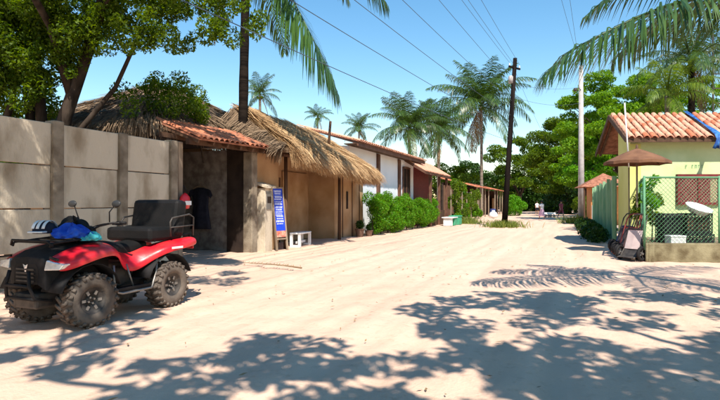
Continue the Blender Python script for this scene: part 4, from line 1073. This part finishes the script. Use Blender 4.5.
    MB().tube([(.42,0,.75),(.30,0,1.08)], .03, 8).tube([(.10,.42,1.235),(.16,.30,1.24),(.25,.16,1.20),(.30,.06,1.14),(.30,-.06,1.14),(.25,-.16,1.20),(.16,-.30,1.24),(.10,-.42,1.235)], .014, 8).build('handlebar', M_steel, t, smooth=True)
    for sy in (1,-1):
        MB().tube([(.13,sy*.33,1.24),(.09,sy*.45,1.235)], .021, 8).tube([(.15,sy*.31,1.235),(.20,sy*.33,1.22),(.16,sy*.46,1.215)], .008, 5).build('grip', M_black, t, smooth=True)
        m = MB().tube([(.19,sy*.27,1.25),(.22,sy*.30,1.38),(.20,sy*.36,1.46)], .008, 6).build('mirror', M_black, t, smooth=True)
        MB().lathe([(.001,-.014),(.05,-.012),(.06,0),(.05,.014),(.001,.016)], 14, Matrix.Translation((.20,sy*.40,1.49)) @ Matrix.Rotation(R(80), 4, 'Y') @ Matrix.Diagonal((.8,1.35,1,1))).build('mirror_shell', M_mirror, m, smooth=True)
    for sy in (1,-1):
        MB().tube(bez((.20,sy*.27,1.235),(.52,sy*.20,1.22),(.55,sy*.10,.98),9), .006, 5).tube(bez((.24,sy*.20,1.215),(.50,sy*.08,1.18),(.48,sy*.04,1.0),9), .005, 5).build('cable', M_black, t, smooth=True)
        MB().box(-.78,-.56,sy*.632-.003,sy*.632+.003,.845,.875).build('decal', M_whitep, t)
    # rider seat
    rows = []
    for (x, w, z) in ((.20,.10,.96),(.12,.14,.985),(-.02,.17,.96),(-.18,.19,.93),(-.35,.20,.945),(-.48,.20,.975),(-.54,.18,.96)):
        rows.append([(x,-w,z-.13),(x,-w*1.02,z-.05),(x,-w*.85,z-.005),(x,-w*.4,z+.015),(x,0,z+.02),(x,w*.4,z+.015),(x,w*.85,z-.005),(x,w*1.02,z-.05),(x,w,z-.13)])
    MB().grid(rows).build('seat', M_vinyl, t, sub=1)
    # rear rack with padded bench
    rr = MB()
    for y in (-.40,.40): rr.tube([(-.46,y,.95),(-.48,y,1.0),(-1.18,y,1.02),(-1.2,y,.95)], .014, 6)
    for x in (-.55,-.72,-.9,-1.06,-1.17): rr.tube([(x,-.40,1.01),(x,.40,1.01)], .012, 6)
    rr.build('rear_rack', M_black, t, smooth=True)
    MB().box(-1.02,-.36,-.42,.42,.955,1.15).build('bench_cushion', M_vinyl, t, bevel=.045)
    b = MB().box(-.11,.10,-.45,.45,-.12,.43).build('bench_backrest', M_vinyl, t, bevel=.06, loc=(-.93,0,1.12), rot=(0,R(-9),0))
    for sy in (1,-1):
        MB().tube([(-.72,sy*.46,1.01),(-.70,sy*.47,1.22),(-.74,sy*.47,1.28),(-1.1,sy*.47,1.33),(-1.2,sy*.47,1.28),(-1.2,sy*.46,1.0)], .013, 7).tube([(-.70,sy*.47,1.14),(-1.2,sy*.47,1.16)], .011, 6).build('arm_rail', M_steel, t, smooth=True)
    # foot wells and guard
    for sy in (1,-1):
        MB().box(-.36,.34,sy*.36-.15,sy*.36+.15,.335,.36).box(-.36,.34,sy*.50-.008,sy*.50+.008,.36,.40).build('foot_board', M_black, t, bevel=.01)
        MB().tube([(.30,sy*.46,.70),(.30,sy*.49,.36),(.2,sy*.51,.33),(-.3,sy*.51,.33),(-.40,sy*.49,.52),(-.44,sy*.47,.76)], .018, 7).build('foot_guard', M_alu, t, smooth=True)
        MB().tube([(-.02,sy*.34,.68),(-.08,sy*.40,.38)], .014, 6).build('brace', M_alu, t, smooth=True)
    MB().tube([(.1,-.2,.5),(-.3,-.24,.52),(-.6,-.2,.62)], .03, 8).tube([(-.6,-.2,.62),(-1.1,-.2,.70)], .06, 12).build('exhaust', M_steel, t, smooth=True)
    MB().box(-1.175,-1.155,.34,.5,.80,.87).build('tail_lamp', M_red, t, bevel=.01)
    MB().box(-1.175,-1.155,-.5,-.34,.80,.87).build('tail_lamp', M_red, t, bevel=.01)
    return ang
QA = quad()
def on_quad(x, y, z):
    c, s = math.cos(QA), math.sin(QA)
    return (-3.47 + c*x - s*y, 6.98 + s*x + c*y, z)
# things lying on the front rack
t = thing('helmet', 'white and blue striped riding helmet on the front rack of the quad', 'helmet', on_quad(.80, -.12, 1.07), QA+R(25))
h = MB(); rows = []
for i in range(9):
    ph = R(-12)+R(102)*i/8
    rows.append([(.15*math.cos(ph)*math.cos(a)*1.1, .125*math.cos(ph)*math.sin(a), .085+.125*math.sin(ph)) for a in [2*math.pi*k/24 for k in range(25)]])
h.grid(rows).build('shell', M_navy, t, smooth=True)
for y in (-.06, 0, .06):
    MB().grid([[(.167*math.cos(p)*math.cos(y*6), y+dy, .087+.129*math.sin(p)*math.cos(y*4)) for p in [R(15)+R(150)*k/12 for k in range(13)]] for dy in (-.018,.018)]).build('stripe', M_whitep, t, smooth=True, solid=.004)
MB().box(.1,.22,-.09,.09,.07,.09).build('peak', M_whitep, t, bevel=.01)
def bundle(name, label, cat, loc, rz, m, sx, sy, sz, seed):
    t = thing(name, label, cat, loc, rz); rng = random.Random(seed); rows = []
    ph = [rng.uniform(0, 6.28) for _ in range(6)]
    for i in range(25):
        v = R(-18)+R(108)*i/24; row = []
        for k in range(73):
            a = 2*math.pi*k/72; f = 1+.14*math.sin(3*a+ph[0]+2*v)+.12*abs(math.sin(4*a+ph[1]-5*v))+.07*math.sin(11*a+ph[2]+7*v)
            row.append((sx*f*math.cos(v)*math.cos(a), sy*f*math.cos(v)*math.sin(a), max(0, sz*(.3+.7*math.sin(v))*(1+.2*math.sin(4*a+ph[3])+.14*math.sin(7*a+ph[4]+6*v)))))
        rows.append(row)
    MB().grid(rows).build('folds', m, t, smooth=True)
    return t
bundle('rolled_jacket', 'crumpled blue jacket bundled on the front rack of the quad', 'jacket', on_quad(.62, .12, 1.06), QA, M_bluecloth, .19, .21, .15, 3)
bundle('folded_towel', 'small teal towel tucked beside the blue jacket on the quad', 'towel', on_quad(.52, .34, 1.03), QA+.3, M_teal, .13, .10, .09, 5)
bundle('dark_bag', 'black soft bag wedged behind the jacket on the quad rack', 'bag', on_quad(.46, -.05, 1.05), QA, M_vinyl, .15, .22, .22, 7)

# ================================================================== people
def skin_body(parent, joints, edges, m, name='body'):
    me = bpy.data.meshes.new(name); keys = list(joints)
    me.from_pydata([joints[k][0] for k in keys], [(keys.index(a), keys.index(b)) for a, b in edges], [])
    me.materials.append(m); o = bpy.data.objects.new(name, me); link(o, parent)
    md = o.modifiers.new('skin', 'SKIN'); md.use_smooth_shade = True
    me.skin_vertices.new() if not me.skin_vertices else None
    for i, k in enumerate(keys):
        r = joints[k][1]; me.skin_vertices[0].data[i].radius = (r, r) if not isinstance(r, tuple) else r
        me.skin_vertices[0].data[i].use_root = (k == 'pelvis')
    s = o.modifiers.new('sub', 'SUBSURF'); s.levels = 1; s.render_levels = 2
    return o
def person(label, loc, rz, h, top_m, skirt=None, shorts=None, seed=0, stride=.22, arm=0.12):
    t = thing('person', label, 'person', loc, rz, 'people walking on the sand lane')
    k = h/1.7
    def J(x, y, z): return (x*k, y*k, z*k)
    st = stride
    J_ = {'pelvis':(J(0,0,.92),.125*k),'chest':(J(0,-.01,1.25),.135*k),'neckb':(J(0,0,1.42),.075*k),'neck':(J(0,-.01,1.49),.05*k),'head0':(J(0,-.02,1.56),.085*k),'head':(J(0,-.02,1.63),.075*k)}
    E = [('pelvis','chest'),('chest','neckb'),('neckb','neck'),('neck','head0'),('head0','head')]
    for s, nm in ((1,'l'),(-1,'r')):
        f = st*s
        J_.update({'hip'+nm:(J(s*.09,0,.86),.095*k),'knee'+nm:(J(s*.10,-f*.6,.48),.06*k),'ank'+nm:(J(s*.10,-f+.08*(s<0),.08+.05*(s<0)),.04*k),'toe'+nm:(J(s*.11,-f-.14,.035+.02*(s<0)),.035*k),
                   'sh'+nm:(J(s*.175,0,1.39),.06*k),'el'+nm:(J(s*(.22+arm*.3),f*.35,1.12),.042*k),'wr'+nm:(J(s*(.22+arm*.4),f*.6-.06,.90),.03*k),'hand'+nm:(J(s*(.22+arm*.4),f*.6-.09,.80),.028*k)})
        E += [('pelvis','hip'+nm),('hip'+nm,'knee'+nm),('knee'+nm,'ank'+nm),('ank'+nm,'toe'+nm),('neckb','sh'+nm),('sh'+nm,'el'+nm),('el'+nm,'wr'+nm),('wr'+nm,'hand'+nm)]
    skin_body(t, J_, E, M_skin)
    # hair
    hb = MB(); rows = []
    for i in range(7):
        ph = R(-20)+R(110)*i/6
        rows.append([(.10*math.cos(ph)*math.cos(a)*k, (.005+.11*math.cos(ph)*math.sin(a))*k, (1.635+.125*math.sin(ph)-.06*max(0,math.sin(a))*math.cos(ph))*k) for a in [2*math.pi*q/16 for q in range(17)]])
    hb.grid(rows).build('hair', M_hair, t, smooth=True)
    # top
    def shell(levels, m, name):
        rows = [[(rx*math.cos(a)*k, (oy+ry*math.sin(a))*k*(1+.05*math.sin(4*a+z*9)), z*k) for a in [2*math.pi*q/20 for q in range(21)]] for z, rx, ry, oy in levels]
        MB().grid(rows).build(name, m, t, smooth=True, solid=.006)
    shell([(1.455,.10,.075,0),(1.40,.20,.105,0),(1.28,.185,.135,0),(1.10,.165,.13,0),(.95,.175,.14,0),(.90,.18,.145,0)], top_m, 'shirt')
    for s in (1,-1):
        MB().tube([(s*.15*k,0,1.40*k),(s*.20*k,st*s*.12*k,1.29*k),(s*.225*k,st*s*.25*k,1.20*k)], [.075*k,.068*k,.062*k], 10, cap=False).build('sleeve', top_m, t, smooth=True)
    if skirt: shell([(1.0,.16,.13,0),(.9,.19,.16,0),(.65,.225,.22,0),(.40,.26,.28,0),(.28,.275,.30,0)], skirt, 'skirt')
    if shorts:
        shell([(.98,.165,.135,0),(.88,.185,.145,0),(.80,.19,.15,0)], shorts, 'shorts')
        for s in (1,-1):
            f = st*s
            MB().tube([(s*.092*k,0,.86*k),(s*.10*k,-f*.3*k,.68*k),(s*.10*k,-f*.52*k,.55*k)], [.115*k,.105*k,.10*k], 12, cap=False).build('trouser_leg', shorts, t, smooth=True)
    return t
person('person in a long pink dress with a white top walking down the lane', (16.75, 47.0, 0), R(200), 1.68, M_whitecloth, skirt=M_pink, seed=1)
person('person in dark maroon shirt and shorts walking near the lamp pole', (19.0, 48.2, 0), R(20), 1.70, M_maroon, shorts=M_maroon, seed=2, stride=.28)
person('person in a white shirt standing far down the lane in tree shade', (23.6, 68.0, 0), R(10), 1.7, M_whitecloth, shorts=M_navy, seed=3, stride=.1)

# low pale cart standing far down the lane
t = thing('hand_cart', 'low pale hand cart standing on the lane between the walkers', 'cart', (20.1, 54.0, 0), R(12)); t.scale = (.62,.62,.75)
MB().box(-.8,.8,-.45,.45,.38,.46).build('deck', M_whitep, t, bevel=.01)
MB().box(-.8,.8,-.45,-.42,.46,.66).box(-.8,.8,.42,.45,.46,.66).build('side_board', M_whitep, t)
for sx in (-.5,.5): MB().lathe([(.12,-.03),(.2,-.03),(.2,.03),(.12,.03)], 16, Matrix.Translation((sx,-.5,.2)) @ Matrix.Rotation(R(90),4,'X'), closed=True).lathe([(.12,-.03),(.2,-.03),(.2,.03),(.12,.03)], 16, Matrix.Translation((sx,.5,.2)) @ Matrix.Rotation(R(90),4,'X'), closed=True).tube([(sx,-.5,.2),(sx,.5,.2)],.03,6).build('wheel_pair', M_black, t)
MB().tube([(.8,-.3,.46),(1.3,-.3,.85),(1.35,0,.88),(1.3,.3,.85),(.8,.3,.46)], .02, 6).build('handle', M_steel, t)

# ================================================================== trees
def tree(label, loc, stems, blobs, n, size, lm, seed, group=None, tm=M_trunk, **kw):
    t = thing('tree', label, 'tree', loc, 0, group)
    limbs(t, stems, tm)
    foliage(t, 'crown', blobs, n, size, lm, seed, **kw)
    return t
# big tree behind the concrete wall
L1 = Vector((-7.5, 12.4, 0))
st = [([(0,0,-.1),(.15,-.1,2.2),(.45,-.2,3.6),(1.1,-.3,5.3),(1.9,-.8,7.2)], .24, .10),
      ([(0,0,1.2),(-.25,.05,3.2),(-.35,-.1,5.5),(-.2,-.8,8)], .17, .07),
      ([(.2,-.1,2.6),(.9,-.1,3.45),(1.6,-.1,4.3),(2.3,-.3,5.6)], .09, .04),
      ([(.6,-.2,4.0),(.5,-.9,5.5),(1.0,-3.6,6.6),(2.2,-6.6,7.0)], .11, .04),
      ([(1.1,-.3,5.3),(2.4,-1.6,6.4),(3.6,-3.4,6.8)], .08, .03),
      ([(.8,-.25,4.6),(.6,.3,5.4),(1.0,.5,6.6)], .06, .025),
      ([(.25,-.15,3.0),(.35,.3,4.4),(.2,.2,6.0)], .05, .02)]
bl = []
bl += clusters((.6,-.4,6.6),(2.8,1.5,1.0),44,(.35,.65),61,flat=.6)
bl += clusters((2.9,-.6,6.35),(1.7,.9,.55),20,(.22,.45),62,flat=.7)
bl += clusters((2.2,-.7,5.55),(1.3,.6,.5),13,(.18,.36),63)
bl += clusters((-.4,-.4,5.4),(1.3,.8,1.0),20,(.3,.5),64) + clusters((.9,-.5,5.5),(1.2,.5,.6),16,(.22,.4),77) + clusters((.2,-.6,4.9),(.9,.3,.7),12,(.16,.32),78)
bl += clusters((4.3,-.3,5.85),(1.2,.8,.5),14,(.2,.36),66) + clusters((3.2,-.4,5.35),(.8,.5,.4),7,(.16,.28),67)
bl += clusters((2.4,-6.6,7.0),(2.2,2.6,.8),66,(.38,.66),65,flat=.7,shell=False)
bl += clusters((3.4,-4.2,6.9),(1.8,1.7,.8),46,(.35,.6),68,flat=.7,shell=False)
bl += clusters((5.4,-7.4,6.9),(1.0,1.6,.5),9,(.22,.38),69,flat=.7,shell=False)
tree('broad dark-limbed tree leaning over the concrete wall above the quad', L1, st, bl, 135000, .095, M_leaf, 71, 'trees in the left lots', shell=.3)
L2 = Vector((-9.2, 12.6, 0))
st = [([(0,0,-.1),(.1,-.1,3),(.0,-.2,6)], .22, .1), ([(.1,-.1,2.4),(.6,0,4),(.9,-.1,6)], .11, .05), ([(.35,.2,-.1),(.9,.3,3),(1.0,.1,6.2)], .12, .05), ([(.6,.5,0),(.65,.6,3),(.5,.4,6)], .09, .04)]
bl = clusters((.2,-.2,5.9),(1.8,1.1,1.4),30,(.35,.6),72) + clusters((.1,.9,4.2),(1.3,.6,1.0),14,(.25,.5),73) + clusters((.9,-.6,4.7),(1.3,.4,.8),14,(.2,.42),79)
tree('many-stemmed dark tree at the left end of the concrete wall', L2, st, bl, 26000, .11, M_leaf, 74, 'trees in the left lots', shell=.3)
t = thing('shrub', 'sunlit green shrub seen between the trunks behind the concrete wall', 'shrub', F(13.0, 6.6))
foliage(t, 'leaves', clusters((0,0,3.2),(1.6,1.0,1.1),18,(.3,.5),75), 3500, .14, M_leafl, 76)
limbs(t, [([(0,0,0),(.1,0,1.5),(0,.1,3)], .06,.02)], name='stem')

# shade tree beside the lane, behind the viewpoint
L3 = Vector((6.6, -2.6, 0))
st = [([(0,0,-.1),(-.2,.2,2),(-.4,.8,4),(-.8,2.2,6)], .34, .12), ([(-.3,.5,3),(-2.2,1.2,5),(-4.6,2.0,6.2)], .16, .05), ([(-.2,.3,2.6),(1,1.6,4.6),(1.6,3.6,6)], .14, .05), ([(-.4,.8,4),(-2.0,2.6,5.6),(-2.6,4.4,6.2)], .12, .04), ([(-2.2,1.2,5),(-5,1.6,5.8),(-8.4,2.4,6.2),(-9.6,4.8,6.3)], .09, .03)]
bl = clusters((-1.6,3.6,6.3),(3.6,3.4,1.1),92,(.28,.6),81,flat=.55,shell=False)
bl += clusters((-5.2,2.2,6.2),(2.7,1.7,.8),36,(.26,.5),82,flat=.55,shell=False)
bl += clusters((-9.5,4.9,6.3),(1.3,1.1,.4),18,(.25,.4),86,flat=.6,shell=False)
bl += clusters((1.8,4.4,6.2),(2.0,2.2,.9),38,(.3,.6),83,flat=.55,shell=False)
bl += clusters((-8.7,2.6,6.2),(2.0,1.4,.6),17,(.25,.42),84,flat=.55,shell=False)
bl += [(c, r, w*.35) for c, r, w in clusters((-4.5,-4.5,7.2),(6.5,3.2,1.3),70,(.6,1.0),87,flat=.6,shell=False)]  # unseen rear canopy, added to block skylight and deepen the shade
st.append([[(-.2,.2,2.4),(-2.5,-2.5,5.5),(-5,-4.6,7)], .16, .05])
tree('spreading shade tree whose dappled shadow falls on the sand', L3, st, bl, 26000, .23, M_leaf, 85, shell=.2)

tree('round dark unseen tree added on the right verge to block skylight, out past the low palm', (12.6,2.2,0), [([(0,0,-.1),(.1,.1,2),(0,.2,5)], .25, .08)], clusters((0,0,5.2),(2.6,4.2,3.6),60,(.6,1.0),91), 12000, .2, M_leafd, 92, shell=.4)  # out-of-view skylight blocker on the right, added to darken the shade
tree('dark unseen tree added over the left verge to block skylight, behind the viewpoint', (-10.5,-3,0), [([(0,0,-.1),(.1,.1,2),(0,.2,5)], .25, .08)], clusters((0,0,5.4),(3.2,4.6,3.6),60,(.6,1.0),93), 12000, .2, M_leafd, 94, shell=.4)  # matching blocker on the left, added out of view against skylight
# palms
loc = Vector((-3.75, 16.2, 0)); top = Vector((-3.6, 16.1, 9.2))
cf = [([top, (-3.1,15.9,9.3), (-2.5,15.7,8.6), (-2.0,15.5,7.6), (-1.45,15.3,6.5), (-.95,15.2,5.5), (-.7,15.2,4.8)], 125, 2.1, 1.1, 5, M_palmd, .06),
      ([top, (-2.6,15.6,9.9), (-1.5,15.2,9.6), (-.4,15.0,8.8), (.4,14.9,7.9), (.8,14.9,7.3)], 90, 1.5, 1.0, 6, M_palmd, .06),
      ([top, (-3.0,15.3,10.2), (-2.2,14.4,10.3), (-1.2,13.6,9.9), (-.3,13.0,9.2)], 60, 1.0, .7, 7, M_palmd, .045)]
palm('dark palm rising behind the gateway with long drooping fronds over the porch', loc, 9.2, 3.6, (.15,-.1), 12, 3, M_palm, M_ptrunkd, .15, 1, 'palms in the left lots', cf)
loc = Vector((6.9, 7.4, 0)); top = Vector((6.4, 7.35, 4.45))
cf = [([top, (5.6,7.3,4.52), (4.75,7.25,4.42), (4.1,7.2,4.22), (3.5,7.15,3.92), (3.0,7.15,3.68), (2.58,7.15,3.3)], 150, 1.15, .62, 15, M_palmd, .028),
      ([top, (5.9,7.9,4.75), (5.3,8.5,4.75), (4.95,9.0,4.5), (4.65,9.4,4.1)], 70, .9, .8, 16, M_palm, .034),
      ([top, (5.9,7.5,4.9), (5.3,7.6,5.15), (4.6,7.7,5.05), (3.9,7.8,4.75), (3.5,7.9,4.4)], 70, .85, .55, 17, M_palmd, .034)]
palm('low coconut palm beside the lane whose arching blue-green frond hangs over the scene', loc, 4.45, 3.2, (-.5,-.05), 0, 5, M_palm, M_ptrunk, .15, 0, 'palms on the right of the lane', cf, cocos=False)
# a few more fronds of that palm, away from the lane
pt = [o for o in bpy.data.objects if o.name.startswith('palm_tree')][-1]
rnd = random.Random(9)
for i, az in enumerate((-75,-40,-10,20,-110,-140)):
    M = Matrix.Translation(Vector((-.5,-.05,4.45))) @ Matrix.Rotation(R(az), 4, 'Z') @ Matrix.Rotation(rnd.uniform(-.2,.2), 4, 'X')
    inst('frond', frond_mesh(('mid','out','up')[i % 3], 3.2, M_palm), pt, mtx=M)

def P(px, py, d): return Vector(((px-360)/510*d, d, 1.5+(203-py)/510*d))
for (px, py, d, Lf, sd, lab, m, n) in ((410,128,50,4.7,11,'full coconut palm behind the white house, next to its twin',M_palm,32),(439,131,54,4.6,12,'coconut palm just past its twin, behind the tiled annex',M_palm,30),(484,106,61,7.0,13,'tallest coconut palm with an upright crown between the two open sheds',M_palm,36),
        (264,95,58,3.1,14,'small far palm showing above the thatch ridge',M_palm,18),(314,117,80,2.8,15,'tiny far palm top above the middle of the thatched porch',M_palm,16),(360,129,82,3.8,16,'far palm crown above the tiled roof of the white house',M_palm,18)):
    p = P(px, py, d); rr = random.Random(sd)
    palm(lab, (p.x+rr.uniform(-.6,.6), p.y, 0), p.z, Lf, (0,0), n, sd, m, M_ptrunk, .17, 3 if sd == 13 else 1, 'palms in the left lots')
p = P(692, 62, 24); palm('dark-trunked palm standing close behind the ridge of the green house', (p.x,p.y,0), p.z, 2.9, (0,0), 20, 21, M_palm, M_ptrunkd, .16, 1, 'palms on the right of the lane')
p = P(668, 96, 23); palm('short yellowish palm spreading just above the green house roof', (p.x,p.y,0), p.z, 2.4, (0,0), 16, 22, M_palmy, M_ptrunk, .14, 0, 'palms on the right of the lane', cocos=False)
p = P(735, 60, 27); palm('bushy palm beside the steel mast', (p.x,p.y,0), p.z, 3.0, (0,0), 18, 23, M_palm, M_ptrunk, .15, 1, 'palms on the right of the lane')

# trees on the right and at the end of the lane
def bgtree(label, loc, cz, r, nb, rs, n, size, m, seed, group, flat=.6, th=None, **kw):
    loc = Vector(loc); th = th or cz*.7
    st = [([(0,0,-.1),(.1,.1,th*.5),(0,.2,th)], .05*cz, .02*cz)]
    rr = random.Random(seed)
    for k in range(5):
        a = k*1.26+rr.uniform(-.3,.3); st.append(([(0,.1,th*.55),(math.cos(a)*r[0]*.4, math.sin(a)*r[1]*.4, cz-.1*r[2]),(math.cos(a)*r[0]*.75, math.sin(a)*r[1]*.75, cz+.2*r[2])], .022*cz, .006*cz))
    return tree(label, loc, st, clusters((0,0,cz), r, nb, rs, seed, flat=flat), n, size, m, seed+1, group, **kw)
G = 'trees around the end of the lane'
bgtree('feathery layered green tree behind the green board fence', (18.3,34.5,0), 7.0, (4.6,3.4,3.2), 60, (.7,1.3), 26000, .24, M_leafv, 101, G, flat=.38, flat_=None) if False else None
def layered(label, loc, cz, r, nb, seed, n, m, size=.22, group=G):
    loc = Vector(loc); bl = clusters((0,0,cz), r, nb, (.55,1.1), seed, flat=.62)
    st = [([(0,0,-.1),(.1,.1,cz*.4),(0,.2,cz*.8)], .3, .1)]
    for b in bl[:14]: st.append(([(0,.1,cz*.45),(b[0][0]*.5,b[0][1]*.5,b[0][2]*.8),b[0]], .09, .02))
    return tree(label, loc, st, bl, n, size, m, seed+1, group, shell=.35)
layered('feathery layered green tree spreading behind the green house and board fence', (22.2,43.5,0), 8.3, (5.4,3.6,4.4), 120, 101, 60000, M_leafv)
layered('second feathery tree further back, right of the layered one', (27.5,40,0), 8.0, (4.5,3,3.4), 44, 105, 16000, M_leafv)
bgtree('light green leafy tree leaning over the kiosk by the lamp pole', (19.3,43.5,0), 4.6, (2.3,1.8,1.5), 26, (.45,.8), 9000, .2, M_leafl, 111, G, shell=.3)
bgtree('large dark mango tree overhanging the far end of the lane', (28.6,70,0), 8.2, (5.6,4.5,5.0), 64, (.9,1.7), 34000, .32, M_leaf, 121, G, shell=.4)
bgtree('dark rounded tree closing the end of the lane beyond the mango', (27,86,0), 7.0, (6,4,5.5), 50, (1,1.8), 18000, .4, M_leaf, 125, G, shell=.4)
bgtree('dark tree behind the far open shed on the left of the lane', (18.2,84,0), 5.0, (4,3,3.2), 36, (.8,1.5), 10000, .34, M_leafd, 129, G, shell=.4)
bgtree('mid green tree filling the view behind the lamp pole', (25.5,56,0), 6.2, (4.2,3,4.0), 44, (.8,1.4), 22000, .3, M_leafv, 133, G, shell=.4)
bgtree('broad green tree behind the long tiled shed beneath the tall palm', (10.5,66,0), 4.6, (4.5,2.5,2.2), 34, (.7,1.2), 9000, .3, M_leaf, 137, G, shell=.4)
t = thing('round_bush', 'round bright green bush by the lane near the far shed', 'bush', (18.2,60,0))
foliage(t, 'leaves', clusters((0,0,1.5),(1.25,1.2,1.35),24,(.35,.6),141), 7000, .16, M_leafl, 142, shell=.5)
limbs(t, [([(0,0,-.1),(.1,0,.8),(0,.1,1.6)], .08,.03)], name='stem')
t = thing('fence_bush', 'leafy green bush between lamp pole and light green tree', 'bush', (18.4,41.5,0))
foliage(t, 'leaves', clusters((0,0,1.0),(1.0,1.0,.9),16,(.3,.5),143), 4000, .15, M_leaf, 144, shell=.5)
limbs(t, [([(0,0,-.1),(.1,0,.6),(0,.1,1.2)], .06,.02)], name='stem')
# far woods
rr = random.Random(3); bl = []
for k in range(170):
    x = rr.uniform(-90, 150); r = rr.uniform(2.2, 4.2); bl.append(((x, 125+rr.uniform(-6,14), rr.uniform(.5, 5.0)), (r,r,r), r*r))
o = foliage(None, 'far_woods', bl, 50000, 1.3, M_leafd, 151, kind='stuff', shell=.4)
tag(o, 'dark belt of far woods beyond the roofs', 'woods')
rr = random.Random(31); bl = []
for k in range(80):
    u = rr.random(); r = rr.uniform(1.2, 2.2); bl.append(((15+30*u, 100-8*u+rr.uniform(-3,3), rr.uniform(.4, 6.5)), (r,r,r), r*r))
for k in range(40):
    r = rr.uniform(.9, 1.6); bl.append(((27.5+rr.uniform(-1,7), 64+rr.uniform(-4,14), rr.uniform(.3, 4.0)), (r,r,r), r*r))
o = foliage(None, 'thicket', bl, 42000, .5, M_leafd, 152, kind='stuff', shell=.4)
tag(o, 'dark shady thicket closing off the far end of the lane', 'thicket')

# fallen frond and litter on the sand
t = thing('fallen_frond', 'thin dry palm frond lying flat on the sand beyond the quad', 'fallen frond', (-1.3, 11.4, .02), R(150))
V, Q = frond_arrays([(0,0,.03),(.5,.03,.06),(1.0,.02,.06),(1.5,-.05,.04),(1.9,-.16,.03)], 22, .16, .02, 4, .02, rr=.45)
V[:, 2] = np.clip(V[:, 2], .004, .1); inst('blade', np_mesh('blade', V, Q, M_dry), t)
rng = np.random.default_rng(8); n = 420
X = rng.uniform(-5, 9, n); Y = rng.uniform(3.2, 18, n); P0 = np.stack([X, Y, np.full(n, .018)], 1)
a = rng.uniform(0, 6.28, n); L = rng.uniform(.015, .05, n); dx = np.stack([np.cos(a)*L, np.sin(a)*L, rng.uniform(0,.012,n)], 1); dy = np.stack([-np.sin(a)*L*.35, np.cos(a)*L*.35, rng.uniform(-.004,.01,n)], 1)
V = np.stack([P0-dx, P0-dy, P0+dx, P0+dy], 1).reshape(-1, 3); k = np.arange(n)*4
o = bpy.data.objects.new('leaf_litter', np_mesh('leaf_litter', V, np.stack([k,k+1,k+2,k+3],1), M_dry)); link(o)
tag(o, 'small dry leaves scattered over the sand', 'leaf litter', kind='stuff')
